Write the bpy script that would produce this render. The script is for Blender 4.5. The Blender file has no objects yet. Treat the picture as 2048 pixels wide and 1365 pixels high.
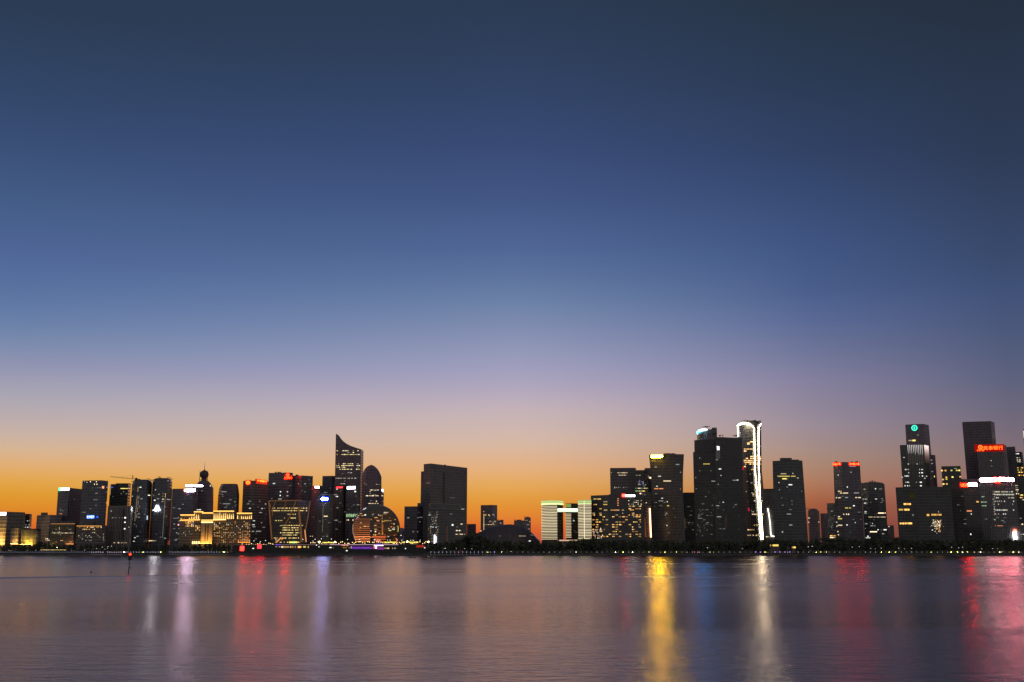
WR0, WR1, WR2, WB, WF, SLK = .155, .13, .07, .27, .44, .06
BACK0, BACK1, BACK2 = (.25, .222, .215), (.22, .205, .205), (.135, .135, .15)
SKYTAB = {
 20: [(0, (42, 58, 82)), (100, (45, 64, 93)), (200, (50, 70, 106)), (300, (57, 79, 119)), (400, (66, 91, 133)), (500, (77, 100, 149)), (560, (84, 110, 157)), (600, (92, 118, 162)), (640, (103, 126, 167)), (680, (119, 136, 171)), (720, (138, 144, 175)), (760, (156, 156, 178)), (800, (172, 166, 177)), (840, (188, 172, 171)), (870, (201, 177, 163)), (900, (214, 179, 145)), (930, (224, 173, 115)), (960, (226, 165, 77)), (985, (223, 155, 52)), (1010, (222, 143, 42)), (1035, (218, 123, 42)), (1060, (215, 95, 45)), (1085, (198, 82, 50)), (1097, (160, 70, 60))],
 1024: [(0, (42, 57, 81)), (100, (45, 62, 91)), (200, (49, 67, 103)), (300, (56, 74, 117)), (400, (65, 85, 132)), (500, (79, 101, 148)), (560, (93, 116, 158)), (600, (105, 127, 165)), (650, (125, 138, 174)), (700, (145, 150, 182)), (740, (160, 158, 188)), (770, (173, 164, 188)), (800, (187, 172, 186)), (830, (198, 178, 180)), (860, (206, 181, 173)), (890, (214, 182, 160)), (920, (223, 177, 140)), (945, (228, 173, 118)), (970, (227, 167, 90)), (995, (226, 155, 64)), (1020, (226, 140, 50)), (1040, (224, 125, 50)), (1060, (221, 101, 46)), (1085, (198, 86, 56)), (1097, (160, 70, 60))],
 1640: [(0, (38, 51, 68)), (150, (41, 57, 82)), (300, (47, 64, 100)), (400, (54, 74, 115)), (500, (62, 84, 130)), (580, (72, 92, 138)), (640, (87, 103, 147)), (700, (107, 114, 150)), (760, (129, 125, 155)), (820, (143, 132, 151)), (850, (151, 136, 149)), (900, (162, 137, 130)), (930, (168, 132, 113)), (960, (171, 121, 97)), (990, (166, 103, 76)), (1010, (158, 89, 63)), (1050, (142, 75, 58)), (1085, (128, 72, 56)), (1097, (110, 66, 60))],
 2030: [(0, (36, 47, 64)), (150, (39, 52, 74)), (300, (44, 57, 84)), (400, (49, 64, 95)), (500, (54, 71, 106)), (580, (62, 79, 118)), (640, (70, 84, 121)), (700, (80, 90, 122)), (760, (92, 96, 124)), (820, (106, 101, 122)), (870, (118, 105, 119)), (910, (128, 108, 112)), (950, (136, 103, 104)), (985, (138, 97, 94)), (1015, (136, 89, 84)), (1050, (130, 75, 72)), (1085, (118, 72, 66)), (1097, (104, 66, 62))],
}
import bpy, bmesh, math, random
from mathutils import Vector, Matrix
from mathutils.bvhtree import BVHTree

random.seed(7)
SC = bpy.context.scene
COL = SC.collection

# ------------------------------------------------------------------ camera
F = 2200.0                      # focal length in photograph pixels (2048 wide)
CX, CY = 1024.0, 682.5
HOR = 1097.0                    # horizon row
H = 8.0                         # eye height above the river
TH = math.atan((HOR - CY) / F)
ST, CT = math.sin(TH), math.cos(TH)
GZ = 3.0                        # promenade level
SHORE = 1258.0                  # distance of the far quay

cam = bpy.data.cameras.new('camera')
co = bpy.data.objects.new('camera', cam)
COL.objects.link(co)
co.location = (0, 0, H)
co.rotation_euler = (math.pi / 2 + TH, 0, 0)
cam.sensor_width = 36.0
cam.lens = 36.0 * F / 2048.0
cam.clip_start = 1.0
cam.clip_end = 60000.0
SC.camera = co
CAM = Vector((0, 0, H))

def ray(px, py):
    a = (px - CX) / F
    b = (CY - py) / F
    return Vector((a, CT - b * ST, ST + b * CT))

def at(px, py, Y):
    d = ray(px, py)
    return CAM + d * (Y / d.y)

def X(px, Y, z):                # x of a point at depth Y and height z seen in column px
    return (px - CX) / F * (Y * CT + (z - H) * ST)

def Z(px, py, Y):
    return at(px, py, Y).z

def M(px, Y):                   # metres covered by px photograph pixels at depth Y
    return px * Y / F

# ------------------------------------------------------------------ materials
MC = {}
def newmat(name):
    m = bpy.data.materials.new(name)
    m.use_nodes = True
    m.node_tree.nodes.clear()
    return m, m.node_tree.nodes, m.node_tree.links

def emis(c, s=1.0, mis=True):
    k = ('e', tuple(c), s, mis)
    if k in MC: return MC[k]
    m, n, l = newmat('glow')
    o = n.new('ShaderNodeOutputMaterial')
    e = n.new('ShaderNodeEmission')
    e.inputs[0].default_value = (*c, 1)
    e.inputs[1].default_value = s
    l.new(e.outputs[0], o.inputs[0])
    m.cycles.emission_sampling = 'AUTO' if mis else 'NONE'
    MC[k] = m
    return m

def plain(c, rough=0.7, metal=0.0, noise=0.25, scale=0.4):
    k = ('p', tuple(c), rough, metal, noise, scale)
    if k in MC: return MC[k]
    m, n, l = newmat('plain')
    o = n.new('ShaderNodeOutputMaterial')
    p = n.new('ShaderNodeBsdfPrincipled')
    tc = n.new('ShaderNodeTexCoord')
    nz = n.new('ShaderNodeTexNoise')
    nz.inputs['Scale'].default_value = scale
    nz.inputs['Detail'].default_value = 4
    l.new(tc.outputs['Object'], nz.inputs['Vector'])
    cr = n.new('ShaderNodeValToRGB')
    cr.color_ramp.elements[0].position = 0.3
    cr.color_ramp.elements[1].position = 0.7
    cr.color_ramp.elements[0].color = (*[x * (1 - noise) for x in c], 1)
    cr.color_ramp.elements[1].color = (*[x * (1 + noise) for x in c], 1)
    l.new(nz.outputs[0], cr.inputs[0])
    l.new(cr.outputs[0], p.inputs['Base Color'])
    p.inputs['Roughness'].default_value = rough
    p.inputs['Metallic'].default_value = metal
    l.new(p.outputs[0], o.inputs[0])
    MC[k] = m
    return m

def facade(wall=(0.24, 0.22, 0.22), glass=(0.10, 0.10, 0.11), fh=3.9, bw=3.0, hs=0.34, vs=0.14, gr=0.25):
    """curtain wall in metres: spandrel and mullion lines, panes that differ a little"""
    k = ('f', wall, glass, fh, bw, hs, vs, gr)
    if k in MC: return MC[k]
    m, n, l = newmat('facade')
    o = n.new('ShaderNodeOutputMaterial')
    p = n.new('ShaderNodeBsdfPrincipled')
    uv = n.new('ShaderNodeUVMap')
    sp = n.new('ShaderNodeSeparateXYZ')
    l.new(uv.outputs[0], sp.inputs[0])
    def math_(op, a, b=None):
        q = n.new('ShaderNodeMath'); q.operation = op
        for i, v in enumerate((a, b)):
            if v is None: continue
            if isinstance(v, (int, float)): q.inputs[i].default_value = v
            else: l.new(v, q.inputs[i])
        return q.outputs[0]
    u = math_('DIVIDE', sp.outputs[0], bw)
    v = math_('DIVIDE', sp.outputs[1], fh)
    hu = math_('LESS_THAN', math_('FRACT', u), vs)
    hv = math_('LESS_THAN', math_('FRACT', v), hs)
    fr = math_('MAXIMUM', hu, hv)
    cb = n.new('ShaderNodeCombineXYZ')
    l.new(math_('FLOOR', u), cb.inputs[0]); l.new(math_('FLOOR', v), cb.inputs[1])
    wn = n.new('ShaderNodeTexWhiteNoise'); wn.noise_dimensions = '2D'
    l.new(cb.outputs[0], wn.inputs[0])
    var = math_('ADD', math_('MULTIPLY', wn.outputs[0], 0.5), 0.75)
    gm = n.new('ShaderNodeMix'); gm.data_type = 'RGBA'; gm.blend_type = 'MULTIPLY'
    gm.inputs['Factor'].default_value = 1.0
    gm.inputs['A'].default_value = (*glass, 1)
    cb2 = n.new('ShaderNodeCombineColor')
    for i in range(3): l.new(var, cb2.inputs[i])
    l.new(cb2.outputs[0], gm.inputs['B'])
    # weathering on the solid parts
    tc = n.new('ShaderNodeTexCoord'); nz = n.new('ShaderNodeTexNoise')
    nz.inputs['Scale'].default_value = 0.06; nz.inputs['Detail'].default_value = 5
    l.new(tc.outputs['Object'], nz.inputs['Vector'])
    wv = math_('ADD', math_('MULTIPLY', nz.outputs[0], 0.8), 0.6)
    wm = n.new('ShaderNodeMix'); wm.data_type = 'RGBA'; wm.blend_type = 'MULTIPLY'
    wm.inputs['Factor'].default_value = 1.0
    wm.inputs['A'].default_value = (*wall, 1)
    cb3 = n.new('ShaderNodeCombineColor')
    for i in range(3): l.new(wv, cb3.inputs[i])
    l.new(cb3.outputs[0], wm.inputs['B'])
    mx = n.new('ShaderNodeMix'); mx.data_type = 'RGBA'
    l.new(fr, mx.inputs['Factor'])
    l.new(gm.outputs['Result'], mx.inputs['A'])
    l.new(wm.outputs['Result'], mx.inputs['B'])
    l.new(mx.outputs['Result'], p.inputs['Base Color'])
    r = math_('ADD', math_('MULTIPLY', fr, 0.75 - gr), gr)
    l.new(r, p.inputs['Roughness'])
    l.new(p.outputs[0], o.inputs[0])
    MC[k] = m
    return m

# ------------------------------------------------------------------ object helpers
def link(name, me, mat=None, parent=None, loc=None):
    o = bpy.data.objects.new(name, me)
    COL.objects.link(o)
    if mat and me and not me.materials:
        me.materials.append(mat)
    if parent is not None: o.parent = parent
    if loc is not None: o.location = loc
    return o

def tag(o, label=None, cat=None, group=None, kind=None):
    if label: o['label'] = label
    if cat: o['category'] = cat
    if group: o['group'] = group
    if kind: o['kind'] = kind
    return o

def empty(name, loc):
    return link(name, None, loc=loc)

def mesh(name, verts, faces, uvs=None):
    me = bpy.data.meshes.new(name)
    me.from_pydata([tuple(v) for v in verts], [], faces)
    if uvs:
        lay = me.uv_layers.new(name='UVMap')
        i = 0
        for f in uvs:
            for c in f:
                lay.data[i].uv = c; i += 1
    me.update()
    return me

def box_vf(x0, x1, y0, y1, z0, z1, V=None, Fc=None):
    V = [] if V is None else V; Fc = [] if Fc is None else Fc
    b = len(V)
    V += [(x0, y0, z0), (x1, y0, z0), (x1, y1, z0), (x0, y1, z0), (x0, y0, z1), (x1, y0, z1), (x1, y1, z1), (x0, y1, z1)]
    Fc += [(b, b+1, b+5, b+4), (b+1, b+2, b+6, b+5), (b+2, b+3, b+7, b+6), (b+3, b, b+4, b+7), (b+4, b+5, b+6, b+7), (b+3, b+2, b+1, b)]
    return V, Fc

def tube_vf(pts, r, V=None, Fc=None, seg=6):
    V = [] if V is None else V; Fc = [] if Fc is None else Fc
    pts = [Vector(p) for p in pts]
    rr = r if isinstance(r, (list, tuple)) else [r] * len(pts)
    b = len(V)
    for i, p in enumerate(pts):
        t = (pts[min(i+1, len(pts)-1)] - pts[max(i-1, 0)]).normalized()
        a = t.cross(Vector((0, 1, 0.01)))
        if a.length < 1e-3: a = t.cross(Vector((1, 0, 0)))
        a.normalize(); c = t.cross(a)
        for s in range(seg):
            g = 2 * math.pi * s / seg
            V.append(p + (a * math.cos(g) + c * math.sin(g)) * rr[i])
    for i in range(len(pts) - 1):
        for s in range(seg):
            q = (s + 1) % seg
            Fc.append((b+i*seg+s, b+i*seg+q, b+(i+1)*seg+q, b+(i+1)*seg+s))
    Fc.append(tuple(b+s for s in range(seg))[::-1])
    Fc.append(tuple(b+(len(pts)-1)*seg+s for s in range(seg)))
    return V, Fc

UB = {}
def unit_box(mat):              # shared 1 m cube per material, scaled per window
    k = mat.name
    if k not in UB:
        V, Fc = box_vf(-.5, .5, -.5, .5, -.5, .5)
        me = mesh('pane', V, Fc); me.materials.append(mat)
        UB[k] = me
    return UB[k]

def text_mesh(s):
    cu = bpy.data.curves.new('lettering', 'FONT')
    cu.body = s; cu.extrude = 0.02
    o = bpy.data.objects.new('lettering', cu); COL.objects.link(o)
    dg = bpy.context.evaluated_depsgraph_get()
    me = bpy.data.meshes.new_from_object(o.evaluated_get(dg))
    bpy.data.objects.remove(o)
    if not me.vertices: return None
    xs = [v.co.x for v in me.vertices]; ys = [v.co.y for v in me.vertices]
    x0, x1, y0, y1 = min(xs), max(xs), min(ys), max(ys)
    for v in me.vertices:       # unit size, standing in the XZ plane, facing -Y
        c = v.co.copy()
        v.co = ((c.x-x0)/(x1-x0) - .5, -c.z, (c.y-y0)/(y1-y0) - .5)
    me.update(); me['front'] = 1
    for p in me.polygons: p.material_index = 0 if p.normal.y < -.5 else 1   # face-lit letters, dark returns
    return me

# ------------------------------------------------------------------ a building
class B:
    def __init__(s, name, label, cat, mat, Ys, levels, depth=26, group=None, roof=None, base=None, part='wall', parent=None, loc=None):
        """Ys: depth of each vertex of the front chain; levels: [(py or ('z',z), [px...]), ...] from the top down.
        The last level is carried straight down to the ground."""
        s.mat = mat; s.n = 0; s.rest = []; s.rest_mat = None
        Ys = list(Ys)
        L = []
        for lv, pxs in levels:
            i0 = min(range(len(Ys)), key=lambda i: Ys[i])
            if isinstance(lv, tuple): z = lv[1]
            else: z = Z(pxs[i0], lv, Ys[i0])
            row = [Vector((X(px, Y, z), Y, z)) for px, Y in zip(pxs, Ys)]
            L.append((z, row))
        zb = GZ if base is None else base
        if L[-1][0] > zb + .5:
            L.append((zb, [Vector((v.x, v.y, zb)) for v in L[-1][1]]))
        yb = max(Ys) + depth
        rows = []
        for z, row in L:
            a, b = row[0], row[-1]
            fa, fb = yb / a.y, yb / b.y
            w = (b.x*fb - a.x*fa)
            ra = Vector((a.x*fa + .06*w, yb, z)); rb = Vector((b.x*fb - .06*w, yb, z))
            rows.append(row + [rb, ra])
        s.rows = rows; s.top = rows[0][0].z; s.Y = min(Ys)
        cx = sum(v.x for v in rows[-1]) / len(rows[-1]); cy = sum(v.y for v in rows[-1]) / len(rows[-1])
        s.org = Vector((cx, cy, zb))
        if parent is None:
            s.root = empty(name, s.org)
            tag(s.root, label, cat, group)
        else:
            s.root = parent.root; s.org = parent.org
        V = []; Fc = []; UV = []
        m = len(rows[0])
        for r in rows: V += r
        for k in range(len(rows) - 1):
            u = 0
            for i in range(m):
                j = (i + 1) % m
                w = (rows[-1][j] - rows[-1][i]).length
                A, Bq, C, D = k*m+i, (k+1)*m+i, (k+1)*m+j, k*m+j
                Fc.append((A, Bq, C, D))
                UV.append([(u, V[A].z), (u, V[Bq].z), (u+w, V[C].z), (u+w, V[D].z)])
                u += w
        Fc.append(tuple(range(m))); UV.append([(0, 0.1)] * m)
        Fc.append(tuple(range((len(rows)-1)*m, len(rows)*m))[::-1]); UV.append([(0, 0.1)] * m)
        s.bvh = BVHTree.FromPolygons([tuple(v) for v in V], Fc)
        me = mesh(name, [v - s.org for v in V], Fc, UV)
        s.wall = link(part, me, mat, s.root)
        if roof: 
            for r in roof: s.roofbox(*r)

    def L(s, v): return Vector(v) - s.org

    def hit(s, px, py):
        d = ray(px, py).normalized()
        h = s.bvh.ray_cast(CAM, d)
        if h[0] is None: return None
        nn = h[1]
        if nn.dot(d) > 0: nn = -nn
        return h[0], nn, h[3], d

    def roofbox(s, p0, p1, py, inset=4, mat=None, name='roof_plant', zb=None):
        Y = s.Y + inset
        z1 = Z((p0+p1)/2, py, Y); z0 = (s.top if zb is None else zb) - .3
        if z1 < z0 + .4: z1 = z0 + .6
        x0, x1 = X(p0, Y, z1), X(p1, Y, z1)
        V, Fc = box_vf(x0, x1, Y, Y + max(4, (x1-x0)*.6), z0, z1)
        return link(name, mesh(name, [s.L(v) for v in V], Fc), mat or plain((.16, .15, .16)), s.root)

    def plate(s, px, py, w, h, mat, name='lit_window', off=0.12, thick=0.12, me=None):
        q = s.hit(px, py)
        if q is None: return None
        p, n, dist, d = q
        t = Vector((0, 0, 1)).cross(n)
        if t.length < .1: return None
        t.normalize()
        if t.x < 0: t = -t
        up = n.cross(t)
        if up.z < 0: up = -up
        wm = w * dist / F / max(.35, abs(n.dot(d)) / math.hypot(d.x, d.y))
        if abs(n.x) < .3: wm = w * dist / F
        hm = h * dist / F
        loc = s.L(p + n * off)
        y = -n
        R = Matrix((t, y, up)).transposed()
        mtx = Matrix.Translation(loc) @ R.to_4x4() @ Matrix.Diagonal((wm, thick, hm, 1))
        if me is None and name == 'lit_window':
            if s.n >= 96:
                b = len(s.rest)
                s.rest.append((mtx, mat)); return None
            s.n += 1
        o = link(name, unit_box(mat) if me is None else me, None, s.root)
        if me is not None:
            if not me.materials:
                me.materials.append(mat)
                if me.get('front'): me.materials.append(plain((.04, .04, .04)))
        o.matrix_local = mtx
        return o

    def row(s, p0, p1, py, n, prob, mats, w=1.4, h=1.3, dy=0.0, jit=0.0):
        for i in range(n):
            if random.random() > prob: continue
            f = (i + .5) / n
            s.plate(p0 + (p1-p0)*f, py + dy*f + random.uniform(-jit, jit), w * random.uniform(.8, 1.2), h, random.choice(mats))

    def grid(s, p0, p1, y0, y1, nx, ny, prob, mats, w=1.3, h=1.2, rowvar=.6):
        for j in range(ny):
            pr = prob * random.uniform(1-rowvar, 1+rowvar)
            s.row(p0, p1, y0 + (y1-y0)*(j+.5)/ny, nx, pr, mats, w, h)

    def sparse(s, p0, p1, y0, y1, k, mats, fh=2.9, w=1.3, h=1.1):
        for _ in range(k):
            py = y0 + round(random.uniform(0, y1-y0) / fh) * fh
            px = random.uniform(p0, p1)
            for q in range(random.choice((1, 1, 1, 2, 3))):
                if px + q*1.9 < p1: s.plate(px + q*1.9, py, w*random.uniform(.7, 1.2), h, random.choice(mats))

    def line(s, pts, r, mat, name='light_line', off=.5, sub=3):
        P = []
        for i in range(len(pts) - 1):
            for q in range(sub):
                f = q / sub
                P.append((pts[i][0]*(1-f)+pts[i+1][0]*f, pts[i][1]*(1-f)+pts[i+1][1]*f))
        P.append(pts[-1])
        W = []
        for a, b in P:
            q = s.hit(a, b)
            if q: W.append(q[0] + q[1]*off)
        if len(W) < 2: return None
        rr = r if isinstance(r, (int, float)) else [r[0] + (r[1]-r[0])*i/(len(W)-1) for i in range(len(W))]
        V, Fc = tube_vf(W, rr)
        return link(name, mesh(name, [s.L(v) for v in V], Fc), mat, s.root)

    def band(s, py, hpx, mat, name='light_band', out=.35, faces=None, refpx=None):
        """a horizontal strip following the front chain"""
        m = len(s.rows[0]) - 2
        z = Z(refpx if refpx else CX, py, s.Y)
        hm = M(hpx, s.Y)
        # interpolate footprint at this height
        rws = s.rows
        fp = None
        for k in range(len(rws)-1):
            if rws[k][0].z >= z >= rws[k+1][0].z:
                f = (rws[k][0].z - z) / max(1e-6, rws[k][0].z - rws[k+1][0].z)
                fp = [a.lerp(b, f) for a, b in zip(rws[k], rws[k+1])]
        if fp is None: fp = rws[0]
        ch = fp[:m]
        if faces: ch = ch[faces[0]:faces[1]+1]
        V = []; Fc = []
        for i, v in enumerate(ch):
            a = ch[max(0, i-1)]; b = ch[min(len(ch)-1, i+1)]
            t = Vector((b.x-a.x, b.y-a.y, 0)).normalized()
            nn = Vector((t.y, -t.x, 0))
            for o_, zz in ((-.2, z-hm/2), (out, z-hm/2), (out, z+hm/2), (-.2, z+hm/2)):
                V.append(s.L(Vector((v.x, v.y, zz)) + nn*o_))
        for i in range(len(ch)-1):
            for q in range(4):
                w = (q+1) % 4
                Fc.append((i*4+q, i*4+w, i*4+4+w, i*4+4+q))
        Fc.append((3, 2, 1, 0)); e = (len(ch)-1)*4
        Fc.append((e, e+1, e+2, e+3))
        return link(name, mesh(name, V, Fc), mat, s.root)

    def fins(s, p0, p1, y0, y1, n, mat, name='facade_fin', r=.35, off=.3, taper=1.0):
        V = []; Fc = []
        for i in range(n):
            px = p0 + (p1-p0)*(i+.5)/n
            a = s.hit(px, y0); b = s.hit(px + (px-CX)*(y1-y0)/11660., y1)
            if a and b: tube_vf([a[0]+a[1]*off, b[0]+b[1]*off], [r, r*taper], V, Fc, 4)
        if V: return link(name, mesh(name, [s.L(v) for v in V], Fc), mat, s.root)

    def sign(s, p0, p1, y0, y1, mat, name='sign_panel', off=.6, thick=.3, text=None, tmat=None, rnd=False, case=True):
        cx, cy, w, h = (p0+p1)/2, (y0+y1)/2, p1-p0, y1-y0
        if case:
            s.plate(cx, cy, w*1.06+.6, h*1.1+.6, plain((.05, .05, .05)), 'sign_case', off-.25, .3)
        if mat: 
            if rnd:
                V = []; N = 24
                ar = h / w
                for i in range(N):
                    g = 2*math.pi*i/N
                    V.append(((.5 - ar/2)*(1 if math.cos(g) > 0 else -1) + ar/2*math.cos(g), -.5, .5*math.sin(g)))
                V += [(a, .5, c) for a, _, c in V]
                Fc = [tuple(range(N))[::-1], tuple(range(N, 2*N))] + [(i, (i+1) % N, N+(i+1) % N, N+i) for i in range(N)]
                s.plate(cx, cy, w, h, mat, name, off, thick, me=mesh(name, V, Fc))
            else:
                s.plate(cx, cy, w, h, mat, name, off, thick, me=mesh(name, *box_vf(-.5, .5, -.5, .5, -.5, .5)))
        if text:
            me = text_mesh(text)
            if me: s.plate(cx, cy, w*.92, h*.8, tmat, 'lettering', off+.3, 1.0, me=me)

    def ring(s, px, py, rpx, mat, w=.28, inner=None, name='round_logo', off=.6):
        V = []; Fc = []; N = 28
        def annulus(r0, r1, sx=1.0):
            b = len(V)
            for i in range(N):
                g = 2*math.pi*i/N
                for r in (r0, r1): V.append((.5*r*math.cos(g)*sx, -.5, .5*r*math.sin(g)))
            for i in range(N):
                j = (i+1) % N
                Fc.append((b+2*i, b+2*i+1, b+2*j+1, b+2*j))
        annulus(1-w, 1)
        if inner: annulus(0.02, inner, .6)
        s.plate(px, py, 2*rpx, 2*rpx, mat, name, off, .3, me=mesh(name, V, Fc))

    def flood(s, px, py, w, mat, gap=2.5, h=.5, name='floodlight'):
        """a real row of floodlights standing off the wall and shining up it"""
        q = s.hit(px, py)
        if not q: return
        p, n, dist, d = q
        t = Vector((0, 0, 1)).cross(n).normalized()
        hw = M(w, s.Y)/2; c = p + n*gap
        up = Vector((0, 0, 1)); tilt = (up*.9 - n*.45).normalized(); y2 = t.cross(tilt)
        V = []
        for a, b in ((-1, -1), (1, -1), (1, 1), (-1, 1)):
            V.append(s.L(c + t*a*hw + y2*b*h))
        V2 = [Vector(v) - tilt*.4 for v in V]
        o = link(name, mesh(name, V, [(0, 1, 2, 3)]), mat, s.root)
        k = mesh('lamp_housing', [v - Vector((0, 0, 0)) for v in V2] + [Vector(v) - tilt*.1 for v in V], [(0, 1, 2, 3), (0, 1, 5, 4), (1, 2, 6, 5), (2, 3, 7, 6), (3, 0, 4, 7)])
        link('lamp_housing', k, plain((.05, .05, .05)), o)

    def done(s):
        if s.rest:
            V = []; Fc = []; mats = []; idx = []
            for mtx, mat in s.rest:
                if mat not in mats: mats.append(mat)
                b, _ = box_vf(-.5, .5, -.5, .5, -.5, .5)
                k = len(V)
                V += [mtx @ Vector(v) for v in b]
                Fc += [tuple(k+i for i in f) for f in box_vf(0, 1, 0, 1, 0, 1)[1]]
                idx += [mats.index(mat)] * 6
            me = mesh('small_lit_window', V, Fc)
            for m_ in mats: me.materials.append(m_)
            for p, i in zip(me.polygons, idx): p.material_index = i
            tag(link('small_lit_window', me, None, s.root), kind='stuff')
        return s

# window light colours (no light sampling needed for such dim panes)
def wmat(c, s): return emis(c, s, False)
WW = [wmat((1, .78, .48), v) for v in (.5, 1.05, 1.9)]
CW = [wmat((.9, .93, .84), v) for v in (.35, .75, 1.6)]
GD = [wmat((1, .53, .13), v) for v in (.55, 1.05, 1.9)]
OR = [wmat((1, .34, .14), v) for v in (.5, 1.0)]
DM = [wmat((.75, .78, .7), v) for v in (.12, .22, .35)]
YL = [wmat((1, .8, .18), v) for v in (.8, 1.6)]
GN = [wmat((.4, .75, .35), v) for v in (.4, .8)]
MIX = WW[:2] + CW[:2] + DM
MIXG = GD + WW[:2] + OR

# facade families
PUR = facade((.235, .21, .235), (.175, .158, .185))
GRY = facade((.20, .195, .195), (.15, .145, .15))
DRK = facade((.12, .12, .115), (.092, .094, .09))
DKV = facade((.15, .145, .14), (.11, .108, .105), 3.9, 1.6, .2, .3)
BRN = facade((.27, .22, .20), (.13, .11, .11), 3.6, 2.4)
VRT = facade((.26, .25, .26), (.11, .11, .125), 3.9, 2.2, .12, .42)
GRD = facade((.62, .52, .50), (.26, .22, .22), 4.2, 3.4, .25, .3)
BLU = facade((.18, .185, .21), (.135, .14, .17))
HAZ = facade((.42, .33, .34), (.34, .27, .28))   # far off blocks, distance haze painted in as paler wall and glass
MAR = facade((.27, .215, .25), (.20, .16, .20))  # colours lifted to paint in haze on the farther towers


# ================================================================== THE CITY (left to right)
roofm = plain((.16, .15, .16))
conc = plain((.30, .28, .26))

# --- low office block with gold light washing up its front
b = B('office_block', 'low cream banded office block with white sign bar and gold uplighting at the left edge', 'office building',
      facade((.42, .38, .33), (.20, .17, .15), 4.6, 5.5, .16, .06), [1452, 1440, 1462, 1476], [(1024, [-40, 15, 50, 51])], depth=30)
for y in (1041, 1049, 1057, 1065, 1073, 1081): b.band(y, 1.0, plain((.5, .47, .42)), 'floor_band', .4, (0, 1), 0)
b.sign(-34, 14.5, 1025.5, 1031, emis((1, .97, 1), 4), rnd=False)
b.flood(-8, 1088, 34, emis((1, .58, .12), 90), 9, 1.4)
for i in range(9): b.line([(18+i*3.6, 1030), (18+i*3.6+.2, 1060)], .22, plain((.36, .33, .3)), 'facade_fin', .2, 1)
b.done()
b = B('office_block', 'dark stepped block with a few white windows behind the gold banded drum', 'office building', GRY, [1500, 1490, 1500],
      [(1028, [48, 58, 63]), (1031, [48, 60, 64])], depth=24)
b.row(46, 61, 1042, 4, .8, CW + WW); b.row(44, 60, 1050, 5, .6, CW + WW); b.row(45, 62, 1055, 4, .7, CW)
b.done()
def drum(name, label, p0, p1, py, Y, mat, n=13, depth=14, cat='round building', **k):
    Ys = []; px = []
    for i in range(n):
        g = math.pi * i / (n-1)
        px.append((p0+p1)/2 - (p1-p0)/2*math.cos(g)); Ys.append(Y + M(p1-p0, Y)/2*(1-math.sin(g)))
    return B(name, label, cat, mat, Ys, [(py, px)], depth=depth, **k)
b = drum('round_pavilion', 'short round banded drum glowing gold in front of the banded block', 23, 39, 1057, 1405, facade((.42, .36, .33), (.22, .17, .15), 4.6, 3, .16, .1))
for y in (1065, 1073, 1081): b.band(y, 1.0, plain((.5, .46, .42)), 'floor_band', .35, None, 30)
b.flood(30, 1089, 15, emis((1, .58, .16), 36), 4, 1.1)
b.done()
b = drum('round_pavilion', 'round hall behind bright gold vertical slats, dark on its right side', 44, 82, 1058, 1400, plain((.035, .032, .03)), n=17)
for i in range(16):
    x = 45.0 + i*2.3
    b.line([(x, 1060 + max(0, i-11)*1.0), (x+.3, 1089)], .30, plain((.55, .5, .42)), 'slat', 1.0, 2)
for y in (1073, 1081): b.band(y, .7, plain((.5, .46, .4)), 'floor_band', .7, None, 60)
b.flood(57, 1090, 22, emis((1, .62, .07), 60), 5, 1.2)
b.done()
b = B('office_building', 'mid-rise with a pale grid front, small roof box and blue-grey side', 'office building', GRD, [1475, 1452, 1475],
      [(1030, [74, 100, 124])], depth=26)
for y in (1037, 1044.3, 1051.6, 1058.9, 1066, 1073.5, 1081): b.band(y, .7, plain((.5, .45, .44)), 'floor_band', .35, (0, 1), 90)
for x in (80, 86.5, 93, 99): b.line([(x, 1032), (x+.7, 1085)], .28, plain((.5, .45, .44)), 'facade_rib', .2, 1)
b.roofbox(82, 93, 1025.5, 6); b.row(90, 100, 1081, 4, .8, WW); b.row(90, 100, 1078, 3, .7, WW)
b.done()
# --- purple tower with white and green roof sign
b = B('office_tower', 'plain purple-grey tower with a white and green sign on its top left corner', 'office tower', PUR, [1500, 1490, 1530],
      [(976, [116.5, 138.5, 168])], depth=22)
b.sign(123, 138, 976.5, 981, emis((.95, 1, .97), 5)); b.sign(119, 122.6, 976.5, 981.5, emis((.05, .8, .25), 8), name='green_emblem', case=False)
b.sparse(120, 136, 990, 1030, 3, DM); b.row(144, 158, 999, 5, .3, DM); b.line([(138.3, 982), (138, 1030)], .3, plain((.4, .36, .38)), 'corner_trim')
for y in (985, 992, 1002, 1010): b.band(y, .5, plain((.34, .3, .33)), 'floor_band', .3, (0, 1), 127)
b.row(118, 124, 1028, 3, .8, OR); b.done()
b = B('office_tower', 'tall dark blue-grey tower with a small orange emblem and blue sign low down', 'office tower', BLU, [1462, 1455, 1470],
      [(961, [165, 203, 216.5])], depth=24)
b.plate(206, 975, 3.4, 4.2, emis((1, .3, .12), 2), 'orange_emblem'); b.row(181, 203, 976, 7, .6, DM)
for x, y in ((189, 969), (193, 964), (194, 969), (169, 963), (174, 965), (181, 964)): b.plate(x, y, 1.4, 1.6, random.choice(WW), 'lit_window')
for x, y, w in ((193, 987, 5), (191, 1000, 9), (192, 1011, 3.4), (181, 1018, 3.4), (168, 1025, 7), (214, 975, 2), (213, 985, 2)): b.plate(x, y, w, 1.2, random.choice(CW[:2]+DM))
b.sign(173.5, 190, 1031, 1037.5, emis((.03, .16, .9), 1.6), text='杭州城市', tmat=emis((.7, .85, 1), 3))
b.plate(194.5, 1034.5, 4, 3.2, emis((.03, .12, 1), 1.2), 'round_logo')
b.sparse(168, 212, 1040, 1075, 8, MIX)
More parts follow.
